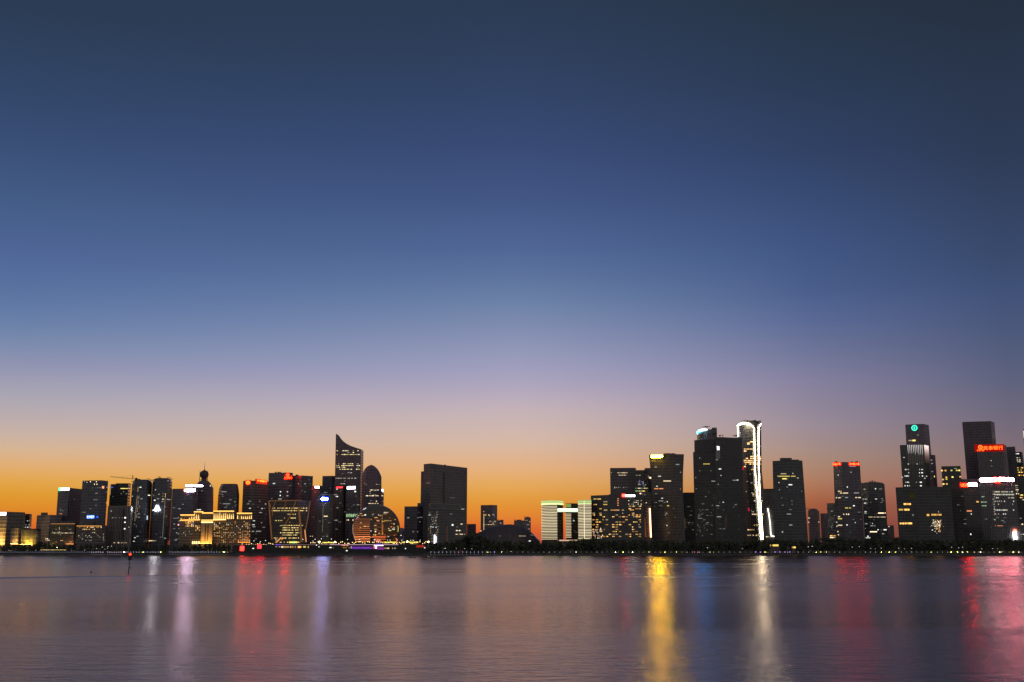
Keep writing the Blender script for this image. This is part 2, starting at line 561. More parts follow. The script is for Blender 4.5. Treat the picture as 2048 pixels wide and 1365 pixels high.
for i in range(16):
    b.plate(213.5 - i*.12, 1005 + i*2.7, 2.2, 1.0, OR[1] if i % 2 else GD[1])
b.done()
# --- low complex with orange rooflines
b = B('office_block', 'long low dark block with an orange lit roofline and rows of white lamps', 'office building', DRK, [1415, 1410, 1420],
      [(1047, [102, 150, 158])], depth=20)
b.band(1048, 1.0, emis((1, .42, .14), .55), 'roofline_light', .8, (0, 1), 125)
b.roofbox(114, 146, 1042.5, 5); b.row(103, 148, 1066.5, 20, .85, WW, 1.3, .9); b.grid(104, 150, 1055, 1066, 14, 4, .25, MIX); b.sparse(104, 150, 1070, 1085, 6, MIXG)
b.line([(114, 1046.2), (147, 1046.2)], .45, emis((1, .36, .1), 1.6), 'roofline_light', 1.2)
b.flood(142, 1089, 16, emis((1, .34, .1), 12), 3, .8); b.done()
b = B('office_block', 'low block with two orange eaves beneath the blue sign tower', 'office building', BRN, [1402, 1398, 1412],
      [(1051, [153, 205, 214])], depth=18)
b.roofbox(160, 187, 1043, 5)
b.line([(154, 1052.5), (204, 1052.5)], .4, emis((1, .42, .1), .9), 'roofline_light', .9)
b.row(155, 204, 1055, 16, .45, GD+WW); b.row(155, 200, 1059, 14, .4, WW+GD); b.grid(156, 212, 1064, 1086, 16, 7, .17, MIX); b.done()
# --- towers 218-345
b = B('office_tower', 'dark tower with blue and yellow light bands under its flat cap', 'office tower', DRK, [1510, 1500, 1524],
      [(968, [220.5, 257, 262])], depth=22)
b.roofbox(232, 257, 967, 5)
b.line([(222, 975), (258, 976)], .5, emis((.12, .12, .9), 1.1), 'blue_roof_line', .6, 1)
b.row(236, 262, 977.5, 12, .9, YL, 1.7, 1.3)
for i in range(12): b.plate(221.3 - i*.07, 969 + i*1.9, 1.1, 1.1, GD[0] if i % 2 else WW[0])
b.row(246, 254, 984, 3, .8, DM); b.sparse(222, 258, 985, 1015, 5, MIX)
b.row(223, 230, 1022.5, 3, .8, CW); b.row(232, 240, 1020, 3, .8, CW); b.row(222, 232, 1042, 5, .7, WW)
for y in (1045, 1058, 1084): b.plate(250, y, 2.6, 2.2, CW[2])
b.row(228, 252, 1035, 12, .8, WW, 1.6); b.row(226, 255, 1086, 12, .6, WW, 1.3); b.done()
b = B('office_building', 'greyish ribbed block with tall strip of dark shade at the foot of the blue banded tower', 'office building', facade((.32, .27, .24), (.13, .11, .11), 30, 2.4, .05, .45), [1424, 1420, 1428],
      [(1012, [216, 262, 266])], depth=20)
b.fins(217, 246, 1020, 1084, 10, plain((.34, .3, .28))); b.line([(248, 1018), (246, 1080)], 1.0, plain((.05, .05, .06)), 'recess_shade', .1)  # dark strip painted as shade, the wall behind stays flat
b.plate(250, 1036, 4, 2.6, CW[2]); b.plate(249.5, 1045, 3.6, 2, CW[2]); b.plate(249, 1058, 3.6, 2.2, CW[2]); b.row(222, 246, 1036, 12, .75, WW[:1] + DM)
b.plate(223, 1022.5, 3, 1.2, CW[1]); b.plate(258, 1055, 2, 1.5, WW[0]); b.row(226, 254, 1086, 12, .6, WW, 1.3); b.done()
def twin(label, pxs, py, Y, shift):
    b = B('residential_tower', label, 'tower', BLU, [Y+16, Y+4, Y, Y, Y+10, Y+22],
          [(py, [p+s for p, s in zip(pxs, (4, 3, 0, 0, -3, -3))]), (py+3, [p+s for p, s in zip(pxs, (2, 0, 0, 0, 0, -1))]), (py+8, pxs)], depth=22, group='pair of rounded towers with roof fins')
    l, r = pxs[0], pxs[-1]
    V, Fc = [], []
    def P(a, bb, Yq): return b.L(at(a, bb, Yq))
    for q in ((l-1, py+4.5, l+15, py-.5), (l+11, py-3 if shift else py-1, l+18, py+.6), (r-10, py-2, r+1, py+3)):
        tube_vf([P(q[0], q[1], Y+4), P((q[0]+q[2])/2, (q[1]+q[3])/2-.6, Y+2), P(q[2], q[3], Y+4)], .38, V, Fc, 5)
    link('roof_fin', mesh('roof_fin', V, Fc), plain((.1, .09, .1)), b.root)
    return b
b = twin('left one of the pair of rounded towers, with a crane mast beside it', [264, 269, 280, 294, 301, 304.5], 959.5, 1470, 0)
for i in range(30):
    y = 975 + i*2.55
    if i in (4, 5, 6, 27, 28): continue
    x = 276.5 - i*.26
    b.plate(x, y, 1.0, 1.0, YL[0] if i < 6 else WW[0])
    if 6 < i < 26 and i % 5: b.plate(x+3.2, y, 1.0, 1.0, WW[0] if i % 3 else GD[0])
for x, y, w in ((281, 975, 3), (283, 998, 4), (298, 991, 4), (265, 993, 2), (278, 1028, 2.6), (278, 1035, 2.6), (279, 1014, 1.4), (270, 1076, 3), (275, 1073, 4), (268, 1083, 3)): b.plate(x, y, w, 1.4, random.choice(CW))
b.line([(294, 1032), (293.6, 1040)], .6, emis((.7, .8, 1), 1.1)); b.line([(292.3, 1055), (291, 1084)], .35, plain((.45, .4, .38)), 'corner_trim')
b.sparse(268, 292, 1000, 1080, 8, DM); b.done()
b = twin('right one of the pair of rounded towers, carrying a white triangular sign', [305, 310, 322, 336, 341, 344.5], 956.5, 1466, 1)
for i in range(36):
    y = 988 + i*2.5
    x = 331 - i*.17
    b.plate(x, y, .9, 1.1, (YL[1] if i < 3 else WW[0]) if i < 20 else DM[2])
    if i < 5 and i % 2 == 0: b.plate(x-5, y, 1.2, 1.1, WW[0])
for x, y, w, c in ((311, 980, 1.6, CW[1]), (309.5, 1001, 2.6, CW[2]), (337, 999.5, 7, CW[0]), (326, 999, 3, WW[1]), (316, 998, 4, DM[2]), (318, 989, 2, WW[0]), (305.5, 1021, 2, CW[2]), (336, 962, 1.5, WW[0]), (325, 1003.5, 3, CW[0]), (300, 1082, 5, WW[1]), (330, 1077, 4, DM[2])): b.plate(x, y, w, 1.6, c)
V = [(-.5, -.5, -.5), (.5, -.5, -.5), (.14, -.5, .5), (-.14, -.5, .5)]
b.plate(314.8, 1017, 10, 8.6, emis((.85, .90, 1), 45), 'triangular_sign', .6, .3, me=mesh('triangular_sign', V, [(0, 1, 2, 3)]))
b.plate(339.5, 1030, 7, 96, plain((.36, .32, .31)), 'facade_panel', .1)
b.row(297, 313, 1082, 6, .7, WW); b.sparse(309, 334, 1005, 1075, 6, DM); b.done()
b = B('office_block', 'wide flat-roofed dark block with glowing white signs beside the domed tower', 'office building', BLU, [1452, 1445, 1452],
      [(977.5, [345, 388, 396])], depth=22)
b.sign(373.5, 391.5, 978.5, 983.5, emis((.84, .66, 1), 85), off=1.0); b.sign(369.5, 373.3, 979, 983, emis((1, .28, .16), 30), name='red_emblem', off=1.0, case=False)
for x, y, w in ((366, 1009, 2.4), (348, 1016, 5), (359, 1018, 5), (357, 1035, 3), (352, 1037, 12), (347, 1058, 4), (357, 1068, 2.2), (353, 1079, 5)): b.plate(x, y, w, 1.3, random.choice(DM+CW[:1]))
b.plate(357, 1050, 2.4, 2.8, emis((1, .3, .45), 2), 'pink_sign'); b.sparse(348, 360, 1040, 1085, 9, MIX); b.done()
b = B('domed_tower', 'dark tower crowned by a globe, stubby pinnacles and a thin spire', 'tower', MAR, [1485, 1475, 1475, 1490],
      [(962, [398, 400, 416.5, 418]), (968, [393.5, 397, 421, 423]), (975, [391, 394, 424, 427]), (1040, [390, 393, 423.5, 426.2])], depth=24)
zc = Z(408.5, 949.5, 1490); cxw = X(408.5, 1490, zc)
bm = bmesh.new(); bmesh.ops.create_uvsphere(bm, u_segments=28, v_segments=18, radius=M(8.6, 1490))
me = bpy.data.meshes.new('globe'); bm.to_mesh(me); bm.free()
o = link('globe', me, plain((.12, .09, .11)), b.root, b.L((cxw, 1490, zc)))
V, Fc = box_vf(cxw-M(4, 1490), cxw+M(4, 1490), 1487, 1494, Z(408, 963, 1490), Z(408, 954, 1490))
link('globe_neck', mesh('globe_neck', [b.L(v) for v in V], Fc), plain((.12, .1, .11)), b.root)
for q in (-1, 1):
    V, Fc = tube_vf([b.L((cxw+q*M(7.8, 1490), 1488, Z(408, 963, 1490))), b.L((cxw+q*M(7.8, 1490), 1488, Z(408, 945, 1490))), b.L((cxw+q*M(7.6, 1490), 1488, Z(408, 941.5, 1490)))], [.42, .42, .12])
    link('pinnacle', mesh('pinnacle', V, Fc), plain((.1, .08, .09)), b.root)
    V, Fc = tube_vf([b.L((cxw+q*M(8, 1490), 1488, Z(408, 960.3, 1490))), b.L((cxw+q*M(3, 1490), 1488, Z(408, 960.3, 1490)))], .3)
    link('brace', mesh('brace', V, Fc), plain((.1, .08, .09)), b.root)
V, Fc = tube_vf([b.L((cxw, 1490, zc+M(8, 1490))), b.L((cxw, 1490, zc+M(11, 1490))), b.L((cxw, 1490, Z(408, 926, 1490)))], [.9, .35, .12])
link('spire', mesh('spire', V, Fc), plain((.1, .08, .09)), b.root)
b.plate(421, 972, 2, 1.4, WW[2]); b.plate(404, 982, 1.4, 2, DM[2]); b.fins(413, 421, 985, 1018, 2, plain((.34, .28, .32)), r=.3)
b.row(391, 402, 1020, 5, .9, CW, 1.9)
b.done()
# sign rack standing across the flat block roof: belongs to the flat block's neighbour
rk = B('sign_gantry', 'rooftop frame holding two white glowing signs left of the globe tower', 'sign', plain((.08, .08, .09)), [1462, 1462], [(969, [371, 407]), (975.2, [371, 407])], depth=2, base=Z(390, 977.6, 1462))
rk.sign(372, 386.5, 970, 974, emis((.93, .88, 1), 9)); rk.sign(388.5, 406, 970.6, 974, emis((.95, .92, 1), 9), rnd=True)
rk.done()
b = B('office_tower', 'barrel-sided dark tower with a flat narrow top, left of the red-sign bank', 'office tower', BLU, [1512, 1500, 1500, 1512],
      [(968, [441.5, 446, 471, 475.5]), (971.5, [441, 446, 471, 476]), (976, [438.6, 444, 472, 477]), (990, [436.4, 443, 473, 478.6]), (1018, [434.6, 443, 473, 477.6])], depth=22)
for x, y, w in ((448, 984, 9), (445, 989.5, 3), (445.5, 993, 1.5), (461, 1000, 5), (470, 1004, 3), (453, 1008, 14), (441, 1007.5, 3), (454, 1012, 2), (449.5, 1015, 1.6), (463, 1022, 2.6)): b.plate(x, y, w, 1.4, random.choice(DM+CW[:1]))
b.sparse(440, 474, 995, 1020, 6, DM); b.done()
# --- gold outlined hotel
stone = facade((.34, .26, .18), (.12, .10, .09), 3.6, 2.6, .38, .45)
goldl = emis((1, .50, .10), 2.2)
b = B('hotel', 'wide low classical hotel outlined in gold lights with a glowing central bay', 'hotel', stone, [1402, 1396, 1396, 1402],
      [(1039, [360, 400, 440, 502])], depth=24)
b.line([(361, 1041), (400, 1040)], .55, goldl, 'cornice_light', .9); b.line([(427, 1040), (501, 1038.5)], .6, emis((1, .58, .16), 3), 'cornice_light', .9)
for p0, p1, py, ins in ((361, 389.5, 1029.6, 6), (388, 407, 1023.2, 9), (404, 427, 1025.5, 4), (427, 468.5, 1022, 9), (474, 504.5, 1026.2, 6)):
    up = B('upper_storey', '', '', stone, [1402+ins, 1402+ins], [(py, [p0, p1])], depth=12, base=Z(430, 1039.2, 1402)-.5, parent=b, part='upper_storey')
    up.line([(p0+.3, py+.9), (p1-.3, py+.9)], .6, goldl, 'cornice_light', .9)
    if p0 != 404:
        nn = int((p1-p0)/3.6)
        for i in range(nn):
            x = p0 + 1.5 + (p1-p0-3)*i/(nn-1)
            if random.random() < .75: up.line([(x, py+5+random.uniform(-2, 2.5)), (x, 1038)], (.2, .65), emis((1, .62, .2), 1.8), 'column_uplight', .8, 1)
        up.row(p0, p1, 1037.6, 9, .5, GD)
    up.done()
# central bay
cb_ = B('central_bay', '', '', plain((.42, .32, .22), .7, 0, .12), [1384, 1384], [(1040, [403.5, 426])], depth=11, parent=b, part='central_bay')
cb_.plate(414.5, 1042.5, 22.5, 5.6, emis((1, .55, .13), 1.2), 'bay_cornice', .5)
cb_.plate(414.5, 1045.2, 22.5, 1.2, emis((1, .75, .35), 3), 'bay_cornice', .7)
for k in range(11):
    for x in (411.3, 416.3):
        cb_.plate(x - k*.16 + .2, 1049.5 + k*3.15, 2.0, 2.1, plain((.03, .02, .02)), 'bay_window')
cb_.flood(413.2, 1088, 25, emis((1, .50, .09), 34), 6, 1.3); cb_.done()
for x in (386, 390, 394, 398.5): b.line([(x, 1083), (x, 1088)], (.5, .9), emis((1, .68, .25), 3), 'column_uplight', .8, 1)
b.grid(370, 388, 1042, 1054, 6, 4, .75, MIXG, 1.9, 1.8); b.grid(390, 401, 1051, 1062, 3, 4, .8, MIXG, 2, 1.8); b.grid(362, 388, 1056, 1076, 7, 7, .22, MIX)
b.grid(427, 441, 1045, 1074, 4, 9, .6, GD[:2]+WW[:2], 1.5, 1.7); b.grid(442, 482, 1042, 1086, 12, 14, .33, GD[:2]+OR+WW[:2], 1.3, 1.4); b.grid(483, 501, 1042, 1084, 5, 13, .5, GD[:2]+OR+WW[:2], 1.4, 1.5)
b.flood(489, 1086, 22, emis((1, .36, .05), 9), 2.5, .8); b.done()
# --- bank with red logo
b = B('bank_tower', 'brown gridded bank tower with an orange round emblem and yellow lettering on top', 'bank tower', BRN, [1502, 1492, 1520],
      [(961.5, [486.5, 515, 537])], depth=18)
b.ring(496.7, 965.5, 3.6, emis((1, .009, .001), 110), .32, .35); b.plate(496.7, 965.5, 10, 10, emis((.5, .01, .01), 1.2), 'sign_halo', .3)  # dim red plate paints the glow around the emblem
b.sign(512.5, 532, 960.5, 965, None, text='宁波银行', tmat=emis((1, .008, .0008), 220), case=False, off=1.0)
b.sign(512, 533, 960.2, 965.4, emis((1, .01, .006), 1.4), name='sign_halo', off=.5)  # glowing red panel stands in for the halo around the letters
b.plate(523, 967.5, 21, 2.4, emis((.8, .05, .02), 1.0), 'sign_halo', .3)  # red glow below the lettering, painted as an emissive strip
for y in range(975, 1012, 3): b.row(500, 507, y, 2, .9, [plain((.36, .3, .28))], 2.2, 1.4)
for x, y, w in ((500, 1017, 3.4), (497, 1008, 3), (531, 1008.5, 1.6), (524, 1017.5, 3), (521, 1025.5, 5), (508, 1042, 4), (507, 1050, 5), (508, 1054, 5), (506, 1063, 4), (517, 1063, 9), (523, 1046, 2)): b.plate(x, y, w, 1.5, random.choice(DM+CW[:2]))
b.sparse(490, 533, 1000, 1080, 12, DM); b.done()
b = B('bank_tower', 'broad dark bank tower with a small red emblem above red lettering at its corner', 'bank tower', PUR, [1560, 1552, 1562],
      [(945.5, [537.5, 578, 586])], depth=16)
b.ring(576, 950.8, 3.0, emis((1, .003, .0005), 130), .4, .3); b.sign(568.5, 585.5, 954, 958.6, None, text='中信银行', tmat=emis((1, .005, .0006), 110), case=False, off=1)
b.sign(568.4, 585.6, 953.6, 959.2, emis((1, .01, .005), .8), name='sign_halo', off=.4)  # halo of the red letters painted as a dim glowing panel
for x0, x1 in ((550, 552), (555, 558), (559.5, 561)): b.roofbox(x0, x1, 944, 6)
for x, y, w in ((548, 967.5, 5), (561, 984, 2), (575, 984, 2.4), (575, 992, 4), (560.5, 991.5, 2), (560, 998.5, 7), (610, 999, 6)): b.plate(x, y, w, 2.0, random.choice(CW))
b.sparse(540, 584, 960, 998, 6, DM); b.done()
b = B('office_tower', 'plain flat-topped dark tower joined behind the broad bank with rooftop aerials', 'office tower', PUR, [1570, 1566, 1580],
      [(951.5, [584, 604, 626])], depth=16)
b.roofbox(591, 596, 949.6, 5)
for x, y, w in ((597, 968, 2), (610, 968, 3), (618, 960, 2.6), (610, 984, 2), (620, 968, 2)): b.plate(x, y, w, 1.8, random.choice(DM+CW[:1]))
b.sparse(590, 624, 958, 998, 6, DM); b.done()
# --- braced trapezoid
b = B('glass_building', 'trapezoid glass building narrowing downwards inside an orange lit diagonal frame', 'office building', facade((.22, .19, .16), (.10, .09, .085), 3.9, 1.8, .2, .2), [1424, 1412, 1430],
      [(1000.5, [538, 594, 620]), (('z', GZ), [544, 602, 610])], depth=22)
fr = emis((.85, .36, .15), .17); fr2 = emis((1, .42, .14), .8)
for pts, r, m_ in (([(538.5, 1003), (541, 1040), (544.3, 1080)], .9, fr), ([(594.3, 999), (599, 1045), (602.3, 1085)], 1.25, fr), ([(619.5, 1002), (614, 1040), (609, 1062)], .6, fr),
                   ([(608.5, 1060), (611, 1084)], .7, fr2), ([(538.5, 1002.3), (594, 1001.2)], .55, fr), ([(594, 1001.2), (619.5, 1001)], .5, fr), ([(539, 1004), (542, 1015)], .5, fr),
                   ([(552, 1002), (546, 1022)], .35, fr), ([(573, 1003), (568, 1022)], .35, fr), ([(592.5, 1003), (580, 1034), (571, 1050)], .5, fr), ([(545, 1018), (545.5, 1032)], .4, fr)):
    b.line(pts, r, m_, 'frame_brace', .9)
b.line([(553.5, 1085), (563, 1075.5)], .8, fr2, 'frame_brace', 1.2); b.line([(561.5, 1077), (566, 1079)], .6, fr2, 'frame_brace', 1.2)
gy = [wmat((1, .72, .25), v) for v in (.5, .9, 1.5)]
for y, a, c, pr in ((1016.8, 540, 614, .8), (1021.8, 541, 614, .85), (1029, 570, 594, .5), (1036.6, 568, 592, .75), (1041.5, 550, 565, .6), (1051.3, 562, 606, .93), (1052, 546, 562, .5), (1056, 565, 597, .92), (1060.6, 564, 597, .9), (1066, 560, 599, .92), (1070.5, 562, 597, .7), (1076.5, 545, 598, .75), (1045, 568, 585, .3), (1085, 548, 600, .5)):
    b.row(a, c, y, int((c-a)/2.1), pr, gy + WW[:1], 1.6, 1.5)
for y in (1026.2, 1033, 1046, 1081): b.line([(546, y), (594, y)], .2, plain((.4, .3, .2)), 'floor_edge', .5, 1)
b.plate(587, 1085, 18, 2.6, emis((1, .8, .15), 1.4), 'entrance_canopy', .8); b.plate(588, 1085, 2.6, 3.4, emis((.1, .9, .5), 1.6), 'green_sign', 1.2)
b.done()
b = B('office_tower', 'narrow dark tower topped with a small white floodlit sign', 'office tower', BLU, [1525, 1518, 1530],
      [(971.5, [624, 640, 646])], depth=20)
b.sign(630.8, 639.6, 973.2, 976.8, emis((1, .98, .95), 16), off=.8, rnd=True)
b.sparse(626, 644, 985, 1070, 5, DM); b.row(618, 628, 1073, 5, .8, WW); b.done()
b = B('office_tower', 'flat dark block behind the curved blade tower, with no sign of its own', 'office tower', BLU, [1620, 1614, 1620], [(952, [645, 664, 672])], depth=16)
b.sparse(648, 668, 965, 990, 4, DM); b.done()
b = B('office_building', 'brownish mid-rise with a glowing blue and white sign near its top', 'office building', facade((.27, .24, .21), (.13, .12, .11), 3.9, 1.8, .15, .4), [1444, 1440, 1450],
      [(988, [633, 660, 667])], depth=20)
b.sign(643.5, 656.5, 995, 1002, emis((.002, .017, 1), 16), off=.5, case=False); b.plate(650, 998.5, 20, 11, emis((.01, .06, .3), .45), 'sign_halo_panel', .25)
b.sign(648.4, 656, 996, 1001, emis((.36, .42, 1), 75), name='sign_panel', off=1.0, case=False); b.ring(645.8, 998.4, 3.0, emis((.36, .42, 1), 75), .9, .5, off=1.0)
for i in range(16): b.plate(646.5-i*.1, 1012 + i*3.4, 1.1, 1.1, DM[2] if i % 3 else WW[0])
b.plate(651.5, 1033, 8, 2, WW[1]); b.row(644, 656, 1073, 7, .7, WW[:1]+DM); b.sparse(636, 663, 1005, 1078, 8, DM)
b.line([(636.5, 1037), (635.8, 1083)], .3, plain((.45, .42, .38)), 'corner_trim'); b.done()
# --- blade tower with the swept crown
Yb = 1590
top = [(671.8, 867.5), (674.5, 871.5), (677, 875), (681, 879.4), (685.7, 883), (690.5, 886.3), (696, 889.5), (702, 892.3), (707.6, 894.3), (715, 896.8), (721.8, 898.8)]
V = []; UV = []; Fc = []
zb = GZ
org = Vector((X(696, Yb, zb), Yb+15, zb))
root = tag(empty('blade_tower', org), 'tall tower whose concave top sweeps up to a sharp point on the left', 'office tower')
N = len(top)
for Yq in (Yb, Yb+28):
    for i, (px, py) in enumerate(top):
        z = Z(px, py, Yb); x = X(px, Yb, z)
        V.append((x, Yq, z))
    for i, (px, py) in enumerate(top):
        x0 = X(top[0][0]-.3, Yb, GZ + 120); x1 = X(721.5, Yb, 60)
        f = (V[i][0]-V[0][0])/(V[N-1][0]-V[0][0])
        V.append((x0 + (x1-x0)*f, Yq, zb))
Fc = []; UV = []
for i in range(N-1):
    q = (i, N+i, N+i+1, i+1); Fc.append(q); UV.append([(V[k][0], V[k][2]) for k in q])
    q = (2*N+i+1, 3*N+i+1, 3*N+i, 2*N+i); Fc.append(q); UV.append([(V[k][0], V[k][2]) for k in q])
    q = (i, i+1, 2*N+i+1, 2*N+i); Fc.append(q); UV.append([(0, .1)]*4)
q = (N-1, 2*N-1, 4*N-1, 3*N-1); Fc.append(q); UV.append([(V[k][1], V[k][2]) for k in q])
q = (2*N, 3*N, N, 0); Fc.append(q); UV.append([(V[k][1], V[k][2]) for k in q])
b = B.__new__(B); b.n = 0; b.rest = []; b.Y = Yb; b.org = org; b.root = root; b.top = V[0][2]
b.bvh = BVHTree.FromPolygons(V, Fc)
b.rows = [[Vector(v) for v in (V[0], V[N-1], V[3*N-1], V[2*N])], [Vector(V[k]) for k in (N, 2*N-1, 4*N-1, 3*N)]]
b.wall = link('wall', mesh('blade_tower', [Vector(v)-org for v in V], Fc, UV), PUR, root)
for y, segs in ((902, ((673, 676), (684, 698), (706, 709), (715, 718))), (905.6, ((694, 699), (704, 708))), (909.5, ((672, 675), (683, 720))), (928, ((676, 681), (685, 692), (695, 706), (713, 718))),
                (931.6, ((672, 679), (683, 708), (713, 720))), (935, ((672, 680), (683, 691), (713, 717))), (939, ((678, 683), (685, 704), (712, 720))), (946, ((695, 704),)), (957, ((671, 684), (686, 692), (695, 700), (703, 706), (709, 713))), (968, ((680, 690),))):
    for p0, p1 in segs: b.row(p0, p1, y, max(2, int((p1-p0)/1.7)), .93, YL[:1]+WW if y < 945 else WW[:1]+CW[:2], 1.5, 1.3)
b.sparse(672, 718, 945, 965, 4, MIX); b.sparse(698, 719, 990, 1050, 6, MIX); b.done()
b = B('office_building', 'dark block with a small red sign and a white strip sign above it', 'office building', DRK, [1500, 1494, 1500], [(969, [668, 686, 693])], depth=18)
b.plate(679.5, 975.3, 12.5, 2.6, emis((1, .03, .04), 3.5), 'red_sign', .7); b.plate(685, 968.8, 10, 1.5, emis((1, .98, .9), 3), 'white_sign', .7)
for x, y, w in ((681.5, 982.3, 2.6), (674, 979, 1.6), (667, 987, 1.6), (671, 990, 6), (674, 993.5, 4), (675, 1016, 3), (672, 1041, 6)): b.plate(x, y, w, 1.6, random.choice(CW+DM))
b.fins(670, 690, 990, 1082, 3, plain((.36, .36, .33)), r=.28); b.sparse(669, 690, 995, 1080, 5, DM); b.done()
b = B('office_building', 'dark block with a slanted white sign and a green lit mesh on its lower front', 'office building', BLU, [1484, 1478, 1490], [(971, [692.5, 712, 718.5])], depth=14)
b.sign(695, 711, 973.5, 978.5, emis((.95, .93, 1), 8), off=.7)
b.plate(710.5, 983.5, 3, 2.6, CW[2]); b.plate(688, 984.5, 1.6, 2, CW[2]); b.plate(716, 1010, 5, 1.4, DM[2])
for i in range(17):
    x = 693 + i*1.3
    b.line([(x, 1027.5+random.uniform(0, 2)), (x+random.uniform(-1, 1), 1034.5)], .22, emis((.5, .8, .4), random.uniform(.6, 1.5)), 'green_mesh_line', .5, 1)
b.row(692, 714, 1040.5, 7, .6, WW, 1.6, 1.6); b.sparse(694, 715, 990, 1025, 5, DM); b.fins(694, 716, 1045, 1084, 2, plain((.36, .36, .33)), r=.25); b.done()
# --- bullet tower
lv = [(930.2, [739.5, 741, 743.5, 745]), (931.2, [736.5, 740, 746, 748.6]), (933.5, [733.2, 739, 748, 751.5]), (937, [730, 737, 750, 755]), (942, [727.4, 735, 752, 758.2]), (948, [724.9, 733, 754, 761]), (953, [723.9, 732, 755, 763]), (965, [723.6, 732, 755, 763]), (1030, [723, 731, 755, 763])]
b = B('rounded_tower', 'bullet shaped tower with a pointed rounded top, behind the golden globe building', 'office tower', MAR, [1562, 1552, 1552, 1564], lv, depth=14)
b.line([(724.5, 957), (762.5, 957)], .3, plain((.38, .32, .3)), 'floor_edge', .4)
for y, a, c, pr in ((969.3, 752, 755, .9), (980.5, 738, 759, .85), (983.5, 739, 741, 1), (992, 732, 757, .9), (1007.4, 736, 757, .75), (1003, 752, 756, .6), (988, 738, 741, .8), (960, 738, 741, .4)):
    b.row(a, c, y, max(2, int((c-a)/1.8)), pr, WW, 1.5, 1.3)
b.sparse(727, 760, 964, 1006, 8, MIX); b.done()
b = B('office_block', 'narrow slab with a bright white corner light against the bullet tower', 'office building', MAR, [1545, 1541, 1552], [(977.6, [757, 763, 768])], depth=5)
b.sign(762.6, 766.4, 979, 983, emis((1, .98, .95), 5)); b.plate(764.5, 992, 4, 1.4, WW[1]); b.plate(766, 1003, 2, 1.4, DM[2]); b.plate(766, 985.5, 2, 1.4, WW[1]); b.done()
# --- globe hotel
R = M(47.2, 1420); zc = Z(752, 1058, 1420); cxw = X(752, 1420, zc)
org = Vector((cxw, 1420, GZ)); root = tag(empty('globe_building', org), 'huge golden-brown globe shaped hotel with glowing horizontal bands', 'hotel')
bm = bmesh.new(); bmesh.ops.create_uvsphere(bm, u_segments=72, v_segments=48, radius=R)
for v in bm.verts: v.co += Vector((0, 0, zc-GZ))
bmesh.ops.bisect_plane(bm, geom=bm.verts[:]+bm.edges[:]+bm.faces[:], plane_co=(0, 0, .2), plane_no=(0, 0, -1), clear_outer=True)
me = bpy.data.meshes.new('globe_shell'); bm.to_mesh(me)
uvl = me.uv_layers.new(name='UVMap')
for lp in me.loops:
    c = me.vertices[lp.vertex_index].co; uvl.data[lp.index].uv = (math.atan2(c.y, c.x)*R, c.z)
b = B.__new__(B); b.n = 0; b.rest = []; b.Y = 1420-R; b.org = org; b.root = root; b.top = zc+R
b.bvh = BVHTree.FromPolygons([tuple(v.co+org) for v in bm.verts], [[v.index for v in f.verts] for f in bm.faces]) if False else None
bm.verts.ensure_lookup_table(); bm.verts.index_update()
b.bvh = BVHTree.FromPolygons([tuple(v.co+org) for v in bm.verts], [[v.index for v in f.verts] for f in bm.faces]); bm.free()
b.wall = link('globe_shell', me, facade((.28, .22, .16), (.10, .08, .07), 2.6, 2.6, .35, .12, .2), root)
for k, y in enumerate([1039, 1043, 1047, 1050.6, 1054.4, 1058, 1061.8, 1065.6, 1069.4, 1073.6, 1078, 1082.5]):
    off = math.sqrt(max(0, 47**2-(y-1058)**2))
    a = max(752-off+1.5, 706); s_ = (.22, .2, .25, .28, .32, .35, .35, .4, .5, .9, .8, .7)[k]
    pr = [(a, y+.8), (a+8, y+.2), (740, y-.2)]
    b.line(pr, .32 if k < 9 else .5, emis((1, .28, .09), s_*1.5), 'glowing_band', .5)
    if k % 2 == 0 or k > 8: b.line([(748, y), (771 if k > 7 else 762, y+.5)], .3 if k < 9 else .45, emis((1, .26, .09), s_*.8), 'glowing_band', .5)
b.plate(758, 1074, 26, 2.4, emis((1, .16, .05), .9), 'glowing_band', .5); b.plate(756.5, 1080, 8, 4.5, emis((1, .25, .15), .9), 'entrance_panel', 2)
for k in range(16):
    y = 1024 + k*3.9
    b.line([(768, y), (780, y-.3), (max(782, 752+math.sqrt(max(0, 46**2-(y-1058)**2))-3), y-1)], .3, emis((1, .42, .12), random.choice((.05, .08, .14))), 'glowing_band', .5)
b.sparse(712, 792, 1024, 1080, 34, GD[:2]+OR+WW[:1], 3.9, 1.8, 1.3)
for i in range(12): b.plate(764.3, 1031 + i*3.4, 1.8, 1.2, [GD[0], OR[0]][i % 2] if i < 3 else GD[0])
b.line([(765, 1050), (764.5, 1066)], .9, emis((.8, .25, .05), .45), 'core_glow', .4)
b.line([(727, 1020), (732.5, 1016.6)], .35, emis((.8, .8, .9), 1.2), 'rim_light', .3)
b.line([(795.4, 1052), (796, 1058), (795.6, 1064)], .4, YL[0], 'rim_light', .3)
